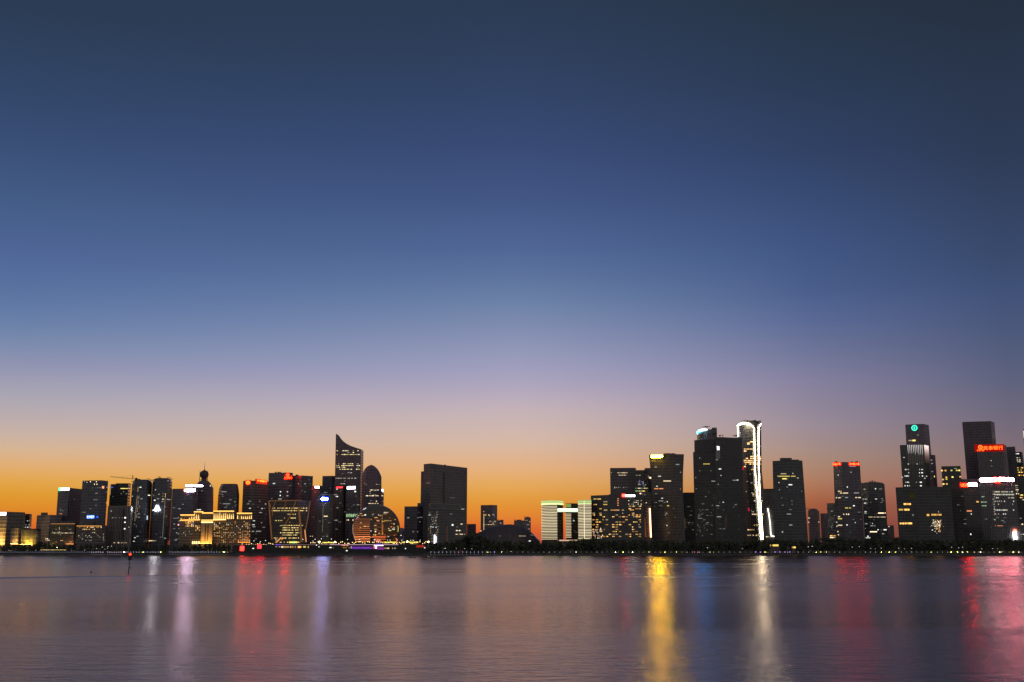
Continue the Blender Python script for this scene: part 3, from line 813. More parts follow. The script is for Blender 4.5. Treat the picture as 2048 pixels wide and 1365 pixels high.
for x, y, w, c in ((730.5, 1030.4, 2.6, CW[2]), (745.5, 1030, 3, DM[2]), (757.3, 1030.5, 1.6, CW[1]), (770, 1025.6, 3.4, CW[1]), (774.5, 1025.6, 3, WW[0]), (773, 1042.3, 9, GD[0]), (781, 1042.4, 3, WW[0]), (756, 1042, 5, OR[1]), (721.6, 1046.5, 2, CW[1]), (730, 1053.4, 5, GD[1]), (736, 1053.5, 3, OR[1]), (742, 1062.4, 2, CW[1]), (751, 1063.6, 2.4, WW[2]),
                   (780, 1061.5, 5, YL[0]), (777.5, 1058, 2, CW[1]), (782.5, 1054.5, 3, OR[1]), (787, 1058.7, 4.4, CW[2]), (788, 1048.5, 1.4, WW[1]), (748, 1070, 3, OR[1]), (751, 1070, 2, YL[1]), (776.5, 1074, 3, CW[1])): b.plate(x, y, w, 2.0, c)
for i in range(15): b.plate(706 + (0 if i < 6 else (i-6)*.8), 1050 + i*2.5, 1.5, 1.5, WW[0] if i % 2 else DM[2])
b.line([(788, 1076), (791, 1078), (789, 1081), (792, 1084)], .5, OR[1], 'neon_figure', 3)
b.done()
# --- centre blocks
b = B('office_building', 'plain dark block with a raised step, standing left of the great slab', 'office building', PUR, [1532, 1524, 1534], [(1013, [809, 835, 847])], depth=18)
b.roofbox(835, 846, 1006.5, 2, PUR)
for x, y, w in ((816.6, 1036, 4.6), (836, 1036, 2), (841.5, 1035, 6), (838, 1025.5, 1.4), (839.5, 1044, 1.4), (826.5, 1064, 3), (835, 1064, 1.6)): b.plate(x, y, w, 1.4, random.choice(CW[:1]+WW[:1]+DM))
b.done()
b = B('slab_tower', 'massive dark slab tower with sloping roofline and grey outlined panels', 'office tower', facade((.25, .23, .23), (.14, .13, .14), 3.9, 2.2, .15, .2), [1512, 1500, 1584],
      [(927.3, [847.5, 862, 934.5])], depth=24)
# re-cut: front face is the long one
V_ = b.wall.data.vertices
gl = plain((.42, .40, .38))
b.line([(870.5, 934), (931, 940)], .28, gl, 'panel_outline'); b.line([(870.5, 941.5), (931, 945.8)], .28, gl, 'panel_outline'); b.line([(870.5, 934), (870.5, 941.5)], .28, gl, 'panel_outline'); b.line([(931, 940), (931, 945.8)], .28, gl, 'panel_outline')
b.line([(888, 945), (887.3, 1005)], 1.2, plain((.12, .11, .12)), 'recess_shade', .1)  # shade painted as a dark strip on the flat front
b.plate(856.5, 966.5, 7, 2.2, DM[0]); b.plate(905, 996, 10, 1.2, DM[0]); b.roofbox(888.5, 891, 929.4, 3, zb=b.top-4)
b.done()
b = B('slab_wing', 'slim dark wing set back against the left side of the great slab', 'office tower', PUR, [1545, 1540], [(943, [842, 850])], depth=5)
b.line([(844.8, 943.5), (843.4, 1006)], .3, plain((.36, .33, .33)), 'corner_trim'); b.done()
b = B('podium_block', 'tall podium with outlined top panel, dotted light mesh and a bright white screen', 'office building', GRY, [1448, 1440, 1450], [(1006.6, [857.5, 858.5, 922]), (1019.6, [857.5, 858.5, 931]), (1020.5, [855, 856, 933])], depth=20)
b.line([(859.5, 1007.3), (922, 1011.2)], .35, gl, 'panel_outline'); b.line([(859.5, 1017.3), (922, 1020)], .35, gl, 'panel_outline'); b.line([(859.5, 1007), (859.5, 1017.5)], .35, gl, 'panel_outline'); b.line([(920.8, 1010.5), (920.8, 1019.5)], .45, gl, 'panel_outline')
b.plate(925.5, 1018.8, 6, 1.5, emis((.8, .8, .65), .5), 'corner_light'); b.plate(875, 1015.4, 4, 1.6, WW[0])
for i in range(120):
    t = random.random(); y = 1022 + t*62
    sgn = random.choice((-1, 1)); x = 868 + sgn*(9.5 - abs(math.sin(t*5.2))*7) + random.uniform(-2.5, 2.5)
    b.plate(x, y, random.uniform(.7, 1.3), .8, random.choice(WW[:2]+DM+CW[:1]) if y < 1050 else random.choice(WW[:1]+GD[:1]+DM))
for x, y in ((858.6, 1030.5), (862, 1054), (866, 1054.6), (872, 1055)): b.plate(x, y, 2.2, 1.8, CW[1])
b.plate(869, 1079.5, 2.2, 18, emis((.95, .95, 1), 3.2), 'light_screen', .8); b.plate(872.5, 1081, 1.4, 16, emis((.95, .95, 1), 1.4), 'light_screen', .8)
b.plate(905.2, 1050.4, 3, 3, CW[2]); b.plate(923, 1048.6, 4, 1.6, WW[1]); b.row(909, 922, 1061.6, 7, .85, WW, 1.6, 1.8); b.row(910.5, 932, 1069, 11, .85, WW[:2]+YL[:1], 1.5, 1.8); b.plate(902, 1028.5, 5, 1.2, DM[1]); b.plate(914.5, 1054.3, 3, 1.3, DM[1])
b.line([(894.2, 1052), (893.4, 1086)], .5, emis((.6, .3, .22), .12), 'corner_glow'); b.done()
b = B('office_block', 'small plain dark block right of the great slab', 'office building', MAR, [1585, 1580], [(1048.3, [934, 952])], depth=14)
b.done()
# --- towers near the dome
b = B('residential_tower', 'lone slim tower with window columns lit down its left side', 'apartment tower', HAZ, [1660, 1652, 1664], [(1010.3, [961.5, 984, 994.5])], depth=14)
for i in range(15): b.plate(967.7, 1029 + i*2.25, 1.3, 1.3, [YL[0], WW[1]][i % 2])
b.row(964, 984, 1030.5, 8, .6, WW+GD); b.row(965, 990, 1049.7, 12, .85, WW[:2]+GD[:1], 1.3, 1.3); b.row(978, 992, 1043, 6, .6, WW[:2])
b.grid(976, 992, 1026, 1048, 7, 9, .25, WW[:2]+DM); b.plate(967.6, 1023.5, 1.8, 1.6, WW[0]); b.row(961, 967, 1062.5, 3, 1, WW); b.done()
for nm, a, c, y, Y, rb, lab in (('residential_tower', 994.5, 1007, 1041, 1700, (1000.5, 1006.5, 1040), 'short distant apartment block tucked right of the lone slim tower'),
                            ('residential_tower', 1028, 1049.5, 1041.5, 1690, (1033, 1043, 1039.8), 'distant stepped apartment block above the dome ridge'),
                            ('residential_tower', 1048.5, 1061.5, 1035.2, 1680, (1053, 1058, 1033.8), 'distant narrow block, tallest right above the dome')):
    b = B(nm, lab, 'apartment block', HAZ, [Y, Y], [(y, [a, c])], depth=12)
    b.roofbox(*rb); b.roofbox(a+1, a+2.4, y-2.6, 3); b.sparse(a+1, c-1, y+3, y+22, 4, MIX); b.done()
# dome theatre
org = Vector((X(1016, 1500, GZ), 1500, GZ))
root = tag(empty('domed_theatre', org), 'wide low dark dome of a theatre rising over the treetops', 'theatre')
prof = [(938, 1086), (950, 1069), (965, 1061.5), (980, 1056), (995, 1052), (1008, 1049.6), (1020, 1049), (1032, 1050), (1044, 1053.6), (1056, 1060.3), (1068, 1069.3), (1078, 1080), (1084, 1092)]
V = []; Fc = []; NS = 13
for px, py in prof:
    z = Z(px, py, 1500); x = X(px, 1500, z); h = max(z-GZ, .5)
    for j in range(NS):
        g = math.pi * j / (NS-1)
        V.append((x-org.x, -math.cos(g)*h*1.3, math.sin(g)*h))
for i in range(len(prof)-1):
    for j in range(NS-1):
        Fc.append((i*NS+j, (i+1)*NS+j, (i+1)*NS+j+1, i*NS+j+1))
Fc.append(tuple(range(NS))); Fc.append(tuple(range((len(prof)-1)*NS, len(prof)*NS))[::-1])
me = mesh('dome_shell', V, Fc)
for p in me.polygons: p.use_smooth = True
link('dome_shell', me, plain((.115, .095, .10), .6), root)
b = B.__new__(B); b.n = 0; b.rest = []; b.Y = 1460; b.org = org; b.root = root; b.top = 60
b.bvh = BVHTree.FromPolygons([tuple(Vector(v)+org) for v in V], Fc)
b.row(1038, 1051, 1072.6, 8, .9, WW[:2], 1.6, 1.1); b.row(1060, 1070, 1070.6, 5, .8, DM, 1.6, 1.0); b.plate(1000, 1072.5, 4, 1, DM[1]); b.plate(1059.5, 1082.6, 3, 1.6, CW[2])
b.line([(1068, 1071), (1077, 1080.5)], .3, emis((.55, .3, .32), .6), 'rim_light', .4)
for x in (953, 975, 997, 1019, 1041, 1063): b.line([(x, 1066 if 960 < x < 1055 else 1074), (x, 1084)], .25, plain((.24, .22, .24)), 'shell_rib', .1)
b.done()
# --- banded twin complex
band = plain((.34, .30, .24))
def banded(name, label, chain, Ys, y0, y1, glow=1.0, crown=None, step=3.12, depth=20):
    b = B(name, label, 'apartment tower', facade((.24, .22, .18), (.06, .055, .05), 3.9, 2.4, .1, .1), Ys, [(y0, chain)], depth=depth, group='cream banded waterfront towers')
    n = int((y1-y0-8)/step)
    for i in range(n):
        y = y0 + 9 + i*step
        b.band(y, 1.1, emis((1, .82, .50), glow*random.uniform(.85, 1.35)*(1.12-.02*abs(i-10))), 'light_band', .5, (0, len(chain)-2 if crown else len(chain)-1), (chain[0]+chain[-1])/2)
    return b
b = banded('banded_tower', 'left tower of the banded pair, curved with a green lit crown', [1083.3, 1086, 1094, 1104, 1113.8, 1126], [1432, 1423, 1414, 1410, 1413, 1432], 1001, 1083, 1.0, True)
for i, (y, s_) in enumerate(((1002.3, .5), (1004.4, .38), (1006.5, .6), (1008.2, .9))):
    b.band(y, 1.7, emis((.72, .90, .34), s_*1.9), 'crown_band', .6, (0, 5), 1100)
b.done()
b = banded('banded_tower', 'right tower of the banded pair, next to the gold windowed block', [1156.5, 1162, 1170, 1176, 1182], [1416, 1408, 1404, 1403, 1406], 1000, 1081, 1.0)
for y, s_ in ((1001, .35), (1003.4, .5), (1005.4, .3), (1007.2, .6)): b.band(y, 1.6, emis((.72, .90, .34), s_*1.9), 'crown_band', .6, None, 1170)
b.line([(1169, 1002), (1169.6, 1078)], .25, emis((1, .95, .7), 1.4), 'mullion_light', .8); b.done()
b = B('middle_tower', 'short dark tower with a green cap between the banded pair', 'apartment tower', DRK, [1470, 1464, 1470], [(1007, [1131.5, 1142, 1157.5])], depth=14)
for y in (1009, 1011.6, 1014): b.band(y, 1.5, emis((.6, .85, .2), .55), 'crown_band', .5, (0, 1), 1137)
for i in range(16): b.band(1028.5 + i*3.1, 1.2, emis((1, .8, .5), .8), 'light_band', .45, (0, 1), 1134)
b.flood(1138, 1074, 4, emis((1, .5, .4), 2), 2, .4); b.sparse(1144, 1156, 1030, 1070, 4, DM); b.plate(1147.5, 1042, 3, 1.6, CW[1]); b.done()
b = B('sky_bridge', 'glowing white and green bridge floor joining the banded pair high up', 'bridge', plain((.3, .3, .28)), [1412, 1412], [(1017.4, [1113.6, 1157]), (1025.2, [1114.4, 1156.6])], depth=9, base=Z(1135, 1025.4, 1412))
b.plate(1135.3, 1021, 41, 6.4, emis((.86, 1, .74), 1.15), 'glowing_front', .3); b.row(1116, 1155, 1022, 14, .6, [plain((.2, .24, .18))], 1.8, 1.8); b.plate(1135.3, 1018, 40, 1, emis((1, 1, .95), 2), 'edge_light', .6); b.plate(1143.5, 1028, 5, 1.2, WW[1], 'edge_light', .3); b.done()
b = B('podium_block', 'low pink lit podium joining the feet of the banded pair', 'podium', plain((.3, .24, .2)), [1420, 1420], [(1079.5, [1112, 1157])], depth=12)
b.plate(1134, 1081.3, 42, 2.2, emis((1, .62, .42), .8), 'canopy_light', .4); b.done()
# --- gold windowed block
b = B('hotel_block', 'dark broad hotel dotted with gold windows and a red and white roof sign', 'hotel', DKV, [1422, 1400, 1404], [(990, [1181.5, 1222, 1288])], depth=22)
b.roofbox(1220, 1284, 988.4, 6)
b.sign(1250.5, 1269.5, 990, 993.8, emis((1, .97, .95), 10), rnd=False, off=.8); b.sign(1244, 1249.6, 989, 994, emis((1, .012, .008), 36), name='red_emblem', off=.8)
for y, cells in ((998.5, ((1187, 1194), (1195, 1202))), (1004, ((1207, 1215),)), (1009.5, ((1187, 1194), (1207, 1215)))):
    for a, c in cells: b.row(a, c, y, 3, .95, GD[:2]+WW[:1]+YL[:1], 2, 1.8)
for y in (998, 1002, 1006.5, 1011): b.plate(1236, y, 3, 1.5, OR[1])
b.row(1208, 1248, 1020.7, 18, .8, [OR[1], WW[0], GD[0]], 1.9, 2.0); b.row(1260, 1268, 1020.5, 4, .9, GD)
G3 = GD + OR[:1] + WW[:1]
for j, y in enumerate([1013, 1018, 1027, 1030.5, 1034, 1040, 1044.5, 1049.8, 1054.5, 1059.3, 1063.5, 1069, 1073.3]):
    for k in range(15):
        x = 1187 + k*6.55
        if x > 1204 and y < 1026 and x < 1256: continue
        if random.random() < (.30 if x < 1225 else .48): b.row(x-1.8, x+3.2, y, 2, .9, G3, 1.9, 1.7)
b.grid(1256, 1284, 1000, 1014, 9, 4, .35, CW+GN+WW); b.grid(1184, 1206, 1056, 1078, 12, 8, .35, CW[:2]+WW+OR, .8, 2.2); b.done()
b = B('office_building', 'purple-grey flat-topped building with two short rows of lit windows', 'office building', facade((.25, .22, .22), (.15, .13, .14), 3.9, 2.2, .3, .14), [1516, 1512, 1520], [(936, [1220, 1268, 1272])], depth=18)
for y in (946, 950.8): b.row(1234, 1255, y, 9, .75, WW[:2], 1.6, 1.4)
b.row(1228, 1256, 975.5, 8, .6, DM+WW[:1], 1.5, 1.8); b.plate(1229.5, 975.5, 1.8, 3, WW[0]); b.plate(1222.5, 946, 1.4, 1.4, WW[0]); b.done()
b = B('office_building', 'dark terraced block strung with coloured specks and lit corner boxes', 'office building', DRK, [1490, 1486, 1494], [(940.5, [1268, 1288, 1296])], depth=16)
b.row(1272, 1283, 951, 6, .6, WW[:1]+DM); b.row(1270, 1296, 977, 12, .8, YL[:1]+GN+WW); b.row(1270, 1290, 982.5, 12, .9, WW+GN+YL, 1.4, 1.8); b.grid(1276, 1292, 960, 974, 7, 5, .35, [emis((.4, .3, .9), .8, False)]+CW[:2]); b.done()
b = B('office_block', 'dark narrow block with a glowing orange light strip down its corner', 'office building', BRN, [1440, 1436, 1444], [(984, [1276, 1290, 1302])], depth=16)
b.line([(1281.2, 987), (1283, 1014.5)], .75, emis((1, .62, .38), 4.5), 'light_strip', .8); b.line([(1298.6, 1017), (1301, 1075)], .8, emis((1, .50, .24), 5), 'light_strip', .8)
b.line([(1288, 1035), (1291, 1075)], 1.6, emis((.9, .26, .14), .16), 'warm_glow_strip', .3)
b.plate(1296, 981, 7, 7, emis((.55, .8, .4), .8), 'lit_box', .5); b.grid(1277, 1296, 988, 1012, 8, 6, .25, CW+WW); b.done()
b = B('office_building', 'slim dark block with pale lit boxes, squeezed left of the flared gold-sign tower', 'office building', GRY, [1530, 1526], [(936.3, [1289, 1303])], depth=12)
b.plate(1294, 954, 7, 6, emis((.9, .7, .6), .35), 'lit_box'); b.plate(1301, 956, 4, 3, WW[2]); b.done()
# --- flared tower with the gold sign
b = B('flared_tower', 'dark tower flaring towards its top, with a blazing gold sign at the upper left', 'office tower', facade((.22, .21, .19), (.12, .11, .105), 3.9, 2.0, .2, .2), [1474, 1458, 1460],
      [(908.6, [1298, 1347, 1368]), (950, [1302, 1350, 1366]), (985, [1303.5, 1353, 1366]), (('z', GZ), [1303, 1356, 1372])], depth=16)
b.sign(1303, 1325.5, 910.8, 915.8, emis((1, .60, .010), 270), off=1.0, rnd=True, thick=.4)
for q in range(10): b.roofbox(1328 + q*2.4, 1329.4 + q*2.4, 906.4 + random.uniform(0, 1), 3)
b.line([(1347, 906.5), (1350, 905.8), (1367, 908.8)], .4, roofm, 'roof_edge', .3)
for x, y, w, c in ((1312, 934.5, 5, CW[0]), (1355, 929.5, 7, DM[2]), (1361, 945, 2, DM[2]), (1319, 953, 6, CW[1]), (1334.5, 962.5, 15, WW[1]), (1314, 973, 3, CW[1]), (1317.5, 977.8, 18, OR[1]), (1315, 983, 2, WW[0]), (1324.5, 997, 3, CW[1]), (1322, 1002.4, 9, DM[2]), (1335.5, 1004, 4, WW[1]), (1320.8, 1012, 2.6, CW[2]), (1336, 1012, 4.4, YL[0]), (1360, 978.5, 3, OR[0]), (1334, 1051.5, 2.4, WW[1]), (1338, 1066, 2.6, DM[1]), (1333, 1027, 3, DM[2]), (1331, 1030.5, 2, DM[2])):
    b.row(x-w/2, x+w/2, y, max(1, round(w/2)), .95, [c], 1.9, 1.8)
b.sparse(1308, 1360, 985, 1070, 10, DM); b.done()
b = B('office_block', 'dark flat block filling the gap right of the flared tower', 'office building', DRK, [1500, 1496], [(985.3, [1360, 1392])], depth=14)
b.line([(1347.5+16, 1035), (1363.8, 1050)], .35, YL[0], 'light_strip'); b.line([(1367.7, 1038), (1368.6, 1057)], .6, emis((1, .7, .28), 2.2), 'light_strip'); b.sparse(1372, 1388, 1005, 1080, 8, DM); b.done()
# --- big black pair with crane gear, lit cylinder behind
b = B('cylinder_tower', 'tower top with a cyan-white arc and vertical white tubes rising behind the black block', 'office tower', GRY, [1640, 1622, 1612, 1610, 1614, 1622],
      [(867, [1394, 1399, 1406, 1414, 1424, 1434])], depth=18)
b.roofbox(1424.5, 1433.5, 855.6, 5); b.roofbox(1414, 1425, 859, 7)
pc = [(1394, 867.5), (1395.5, 864.6), (1398, 862.2), (1402, 860.2), (1407, 859), (1414, 858.4), (1418, 859.5), (1424.5, 858.6), (1433.8, 858.6), (1434, 867.5)]
V = [b.L(at(x, y, Yq)) for Yq in (1611, 1630) for x, y in pc]; N_ = len(pc)
Fc = [tuple(range(N_))[::-1], tuple(range(N_, 2*N_))] + [(i, (i+1) % N_, N_+(i+1) % N_, N_+i) for i in range(N_)]
link('crown_wall', mesh('crown_wall', V, Fc), plain((.13, .13, .13)), b.root)
for pts, rr_, m_ in (([(1394.6, 867), (1396, 864.8), (1398.6, 862.6)], [.7, 1.0, 1.2], emis((.003, .30, 1), 260)), ([(1398.6, 862.6), (1402, 861), (1406, 860.2), (1410, 859.8), (1414.5, 859.6)], [1.1, 1.5, 1.4, 1.0, .6], emis((.50, .78, 1), 9))):
    V, Fc = tube_vf([b.L(at(x, y, 1609.5)) for x, y in pts], rr_, seg=8); link('arc_light', mesh('arc_light', V, Fc), m_, b.root)
V, Fc = tube_vf([b.L(at(x, y, 1609.8)) for x, y in ((1396, 868), (1399, 865.4), (1402.5, 864))], [.8, 1, .4], seg=8); link('arc_light', mesh('arc_light', V, Fc), emis((.02, .5, .42), .8), b.root)
for x, y0, y1, s_ in ((1404.6, 864, 878, 3.0), (1415, 863, 876, 3.4), (1433.3, 863, 874, 3)): b.line([(x, y0), (x+.5, y1)], .5, emis((.95, 1, .97), s_), 'light_tube', .6, 1)
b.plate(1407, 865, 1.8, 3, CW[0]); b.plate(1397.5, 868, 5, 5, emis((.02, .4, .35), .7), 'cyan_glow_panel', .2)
b.done()
b = B('black_tower', 'huge near-black stepped tower, left half of the tallest dark pair', 'office tower', DRK, [1470, 1460, 1466], [(879, [1388.5, 1430, 1434]), (903, [1388.8, 1430, 1434]), (903.4, [1386, 1431, 1434]), (985, [1388, 1431, 1434])], depth=20)
for x, y, w, c in ((1391, 880.6, 2, DM[2]), (1413, 928.4, 13, YL[0]), (1399.5, 916.6, 1.6, CW[0]), (1391.5, 955.6, 3, DM[2]), (1399.5, 942, 2.4, DM[1]), (1426.5, 962.8, 7, CW[0]), (1422, 942, 2, DM[1]), (1392.5, 978, 3, DM[1])):
    b.row(x-w/2, x+w/2, y, max(1, round(w/2.2)), 1, [c], 2, 1.5)
b.sparse(1390, 1428, 985, 1072, 26, DM); b.sparse(1394, 1410, 1020, 1065, 22, DM, 2.9, .8, 1.3); b.done()
b = B('black_tower', 'huge near-black flat tower with one bright white window, right half of the dark pair', 'office tower', DRK, [1452, 1448, 1462], [(874.6, [1430.5, 1442, 1484]), (985, [1431, 1443, 1486]), (('z', GZ), [1431, 1444, 1490])], depth=20)
b.plate(1436.5, 897, 5, 7.4, emis((.95, 1, .97), 1.5), 'bright_window'); b.plate(1435, 893.5, 3.6, 2, CW[1]); b.plate(1436, 910, 8, 16, plain((.34, .34, .35), .35), 'facade_panel', .1)
for x, y, w, c in ((1434, 920, 5, DM[2]), (1440, 938.5, 5, CW[2]), (1442, 951.5, 3, CW[1]), (1436.5, 969, 2, DM[2]), (1471, 961, 12, DM[2]), (1475, 960.5, 4, CW[1]), (1446.5, 1005, 3, CW[1]), (1433, 1012, 11, CW[0]), (1430+8, 1034, 9, CW[0]), (1471, 1010, 4, DM[1]), (1472, 1059, 11, DM[1]), (1448, 1058, 3, DM[2])):
    b.row(x-w/2, x+w/2, y, max(1, round(w/2.2)), 1, [c], 2, 1.6)
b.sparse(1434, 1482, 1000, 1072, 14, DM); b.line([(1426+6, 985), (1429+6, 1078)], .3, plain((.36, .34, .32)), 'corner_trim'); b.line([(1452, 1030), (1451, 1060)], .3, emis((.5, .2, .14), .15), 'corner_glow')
def gear(b, pts, Y, name='roof_crane', r=.42):
    V, Fc = [], []
    for q in pts: tube_vf([b.L(at(x, y, Y)) for x, y in q], r, V, Fc, 5)
    link(name, mesh(name, V, Fc), plain((.06, .05, .05)), b.root)
gear(b, [[(1437, 872), (1441, 873)], [(1438, 871.4), (1446, 870.4)], [(1440, 875), (1440, 872)], [(1445.5, 870), (1446, 875)]], 1466)
gear(b, [[(1465, 871.5), (1473, 871.8)], [(1471, 870.6), (1477, 871)], [(1470, 875), (1470, 871)], [(1473, 875), (1473, 871)]], 1466)
b.done()
b = None
# roof crane on the lit cylinder
o = [x for x in bpy.data.objects if x.name.startswith('cylinder_tower') and x.type == 'EMPTY'][0]
class Q: pass
q_ = Q(); q_.root = o; q_.L = lambda v: Vector(v) - o.location
gear(q_, [[(1404, 854.6), (1420, 853.2)], [(1410, 852.6), (1416, 855)], [(1413, 853), (1413, 859)], [(1408, 855), (1412, 852.5)]], 1618, r=.45)
# --- white line tower
pr = [1482.5, 1488, 1497, 1507, 1516, 1524]
dx = lambda k: k
b = B('curved_tower', 'tallest curved tower traced by two glowing cream lines that merge toward its foot', 'office tower', facade((.23, .22, .20), (.11, .105, .10), 3.9, 2.6, .22, .2), [1556, 1540, 1528, 1522, 1524, 1536],
      [(846, [1475, 1480, 1490, 1503, 1514, 1522.3]), (880, [1475.5, 1481, 1491, 1503, 1514, 1522.5]), (940, [1477, 1483, 1493, 1505, 1516, 1523.6]), (985, [1480, 1486, 1497, 1509, 1520, 1528]), (1030, [1483, 1490, 1501, 1513, 1524, 1531]), (('z', GZ), [1487, 1494, 1505, 1517, 1527, 1534])], depth=20)
cl = emis((1, .88, .60), 34)
b.line([(1475.2, 852), (1478, 849.6), (1483, 847.8), (1490, 847.3), (1497, 847.8), (1502, 850.3), (1506, 854.6), (1508, 860), (1508.3, 880), (1509, 915), (1509.8, 945), (1512, 970), (1515, 1000), (1518.5, 1040), (1521.3, 1079)], .23, cl, 'outline_light', .9, 4)
V, Fc = tube_vf([b.L(at(x, y, 1519)) for x, y in ((1475.6, 851.5), (1479, 849), (1484, 847.6), (1490, 847), (1496, 847.4), (1500, 848.8))], [.5, 1.1, 1.3, 1.2, .9, .5], seg=8); link('outline_light', mesh('outline_light', V, Fc), emis((1, .86, .58), 32), b.root)
b.line([(1521.7, 848.4), (1519, 851), (1517, 856), (1516.6, 870), (1516.8, 905), (1517.3, 945), (1519, 985), (1521.5, 1020), (1523.6, 1050), (1525.3, 1079)], .23, cl, 'outline_light', .9, 4)
b.line([(1476.3, 853.5), (1477, 874)], .6, emis((1, .92, .7), 4), 'outline_light', .8, 2)
V, Fc = [], []
for pts in ([(1479, 846.5), (1486, 843.4), (1494, 842.6), (1502, 843)], [(1494, 842.8), (1503, 843.4), (1509, 842.6), (1512, 840.8)], [(1508, 845), (1512, 843.6), (1517, 844.6)], [(1514, 845.5), (1518, 843.4), (1521.5, 843.2)]):
    tube_vf([b.L(at(x, y, 1534)) for x, y in pts], [.7, 1.2, 1.2, .5][:len(pts)], V, Fc, 5)
link('crown_blade', mesh('crown_blade', V, Fc), plain((.1, .09, .09)), b.root)
b.roofbox(1482, 1510, 843.6, 12); b.roofbox(1512, 1521, 843.8, 14)
gw = [wmat((1, .60, .24), v) for v in (.8, 1.4, 2.2)]
b.plate(1497, 887.5, 5, 4, gw[1]); b.row(1500, 1510, 884, 4, .9, gw, 2.4, 2)
for y, a, c, pr_ in ((898.6, 1488, 1506, 1), (902.6, 1488, 1493, 1), (913.5, 1501, 1522, .9), (917.3, 1491, 1522, .95), (921.5, 1487.5, 1522, .98), (925, 1488, 1507, .9), (928.5, 1488, 1522, .6), (933.5, 1488, 1491, 1), (939.4, 1502, 1508, 1), (970.5, 1508, 1521, .95), (974, 1508, 1521, .7), (989, 1505, 1514, .9), (1002, 1508, 1525, .9), (1029, 1504, 1532, .85), (1060, 1495, 1509, .9), (1071, 1495, 1515, .85), (1051, 1508, 1520, .5), (1056, 1524, 1531, .8), (1050, 1512, 1525, .4)):
    b.row(a, c, y, max(2, int((c-a)/2.3)), pr_, gw if y < 980 else WW[:2]+GD[:1], 2.0, 2.0)
b.row(1492, 1505, 855.2, 4, .6, CW); b.row(1478.5, 1482, 870, 2, 1, CW); b.row(1478.5, 1481, 866, 2, 1, CW)
b.plate(1486.5, 937, 3, 6, emis((.9, .02, .06), .7), 'red_sign', .4); b.plate(1498, 1019.5, 3, 6, emis((.9, .03, .1), .5), 'red_sign', .4)
b.fins(1494, 1520, 1032, 1078, 9, plain((.36, .33, .28)), r=.25); b.sparse(1490, 1520, 940, 1045, 16, MIX); b.done()
b = B('office_building', 'lighter grey lattice fronted block beside the line-lit tower', 'office building', facade((.34, .31, .29), (.15, .14, .135), 3.0, 2.0, .35, .35), [1506, 1500, 1504], [(978, [1526, 1546, 1549]), (982, [1526, 1547, 1550]), (('z', GZ), [1529, 1553, 1556])], depth=14)
b.band(978.6, 1.6, plain((.12, .1, .1)), 'parapet', .4, None, 1538)
for k in range(7): b.line([(1528+k*3, 985), (1530+k*3.2, 1030)], .16, plain((.5, .46, .44)), 'lattice_bar', .3)
for k in range(6): b.line([(1546, 986+k*9), (1528, 1000+k*9)], .16, plain((.5, .46, .44)), 'lattice_bar', .4)
b.line([(1535.6, 1017), (1538.5, 1032), (1540.7, 1050), (1541.8, 1069), (1543.5, 1072.6), (1553, 1073.8)], .6, emis((1, .95, .8), 3), 'outline_light', .8); b.row(1532, 1546, 1074, 6, .9, WW); b.done()
b = B('office_tower', 'big dark tower with a raised roof block and scattered white windows', 'office tower', facade((.19, .19, .20), (.11, .115, .12), 3.9, 2.2, .25, .16), [1450, 1436, 1442], [(920.8, [1545, 1577, 1604.7]), (('z', GZ), [1549.5, 1585, 1618])], depth=22)
b.roofbox(1562.5, 1583.5, 916.2, 5); b.roofbox(1583.5, 1598, 919.6, 6)
for x, y, w, c in ((1567, 948, 11, WW[0]), (1573, 953, 36, YL[0]), (1569, 958, 9, YL[1]), (1595, 956.5, 4, WW[1]), (1585.6, 947.4, 3, CW[1]), (1558, 965.6, 2, CW[1]), (1581, 970, 7, CW[2]), (1596.4, 969, 4.6, CW[2]), (1574.5, 974.5, 3, DM[2]), (1559, 980, 2, DM[2]), (1600, 983, 9, DM[1]), (1599, 1018.5, 4.6, CW[1]), (1599, 1025.5, 6, CW[2]), (1599, 1022, 5, CW[1]), (1579, 1028.6, 11, DM[2]), (1581.5, 1050.5, 6, CW[0]), (1565, 1064.4, 2.6, CW[1]), (1584, 1009, 2, DM[1])):
    b.row(x-w/2, x+w/2, y, max(1, round(w/2.2)), .95, [c], 1.9, 1.8)
b.sparse(1552, 1606, 950, 1040, 10, DM); b.done()
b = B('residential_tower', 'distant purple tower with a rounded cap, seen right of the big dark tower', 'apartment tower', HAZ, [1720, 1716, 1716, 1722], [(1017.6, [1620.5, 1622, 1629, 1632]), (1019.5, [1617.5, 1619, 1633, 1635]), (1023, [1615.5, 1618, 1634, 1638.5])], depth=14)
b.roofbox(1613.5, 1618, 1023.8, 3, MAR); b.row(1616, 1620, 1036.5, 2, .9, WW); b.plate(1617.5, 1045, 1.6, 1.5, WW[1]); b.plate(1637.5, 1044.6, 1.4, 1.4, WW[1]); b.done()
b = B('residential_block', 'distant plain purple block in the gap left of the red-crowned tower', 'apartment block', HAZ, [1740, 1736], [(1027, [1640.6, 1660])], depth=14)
b.plate(1642, 1062.5, 2, 1, WW[0]); b.plate(1641.5, 1067.5, 1.6, 1, WW[0]); b.done()
b = B('office_building', 'dark slope-topped block against the left foot of the red-crowned tower', 'office building', BLU, [1530, 1520], [(1006.6, [1653.5, 1672])], depth=14)
b.sparse(1660, 1670, 1020, 1060, 8, DM, 2.9, 1.0, 1.6); b.done()
b = B('shop_building', 'small low building with two bright orange lit floors between the trees', 'shop', BRN, [1430, 1430], [(1069, [1656, 1674])], depth=8)
b.row(1660, 1671, 1072, 5, 1, GD, 2, 1.8); b.row(1660, 1671, 1075.5, 5, 1, WW+GD, 2, 1.8); b.done()
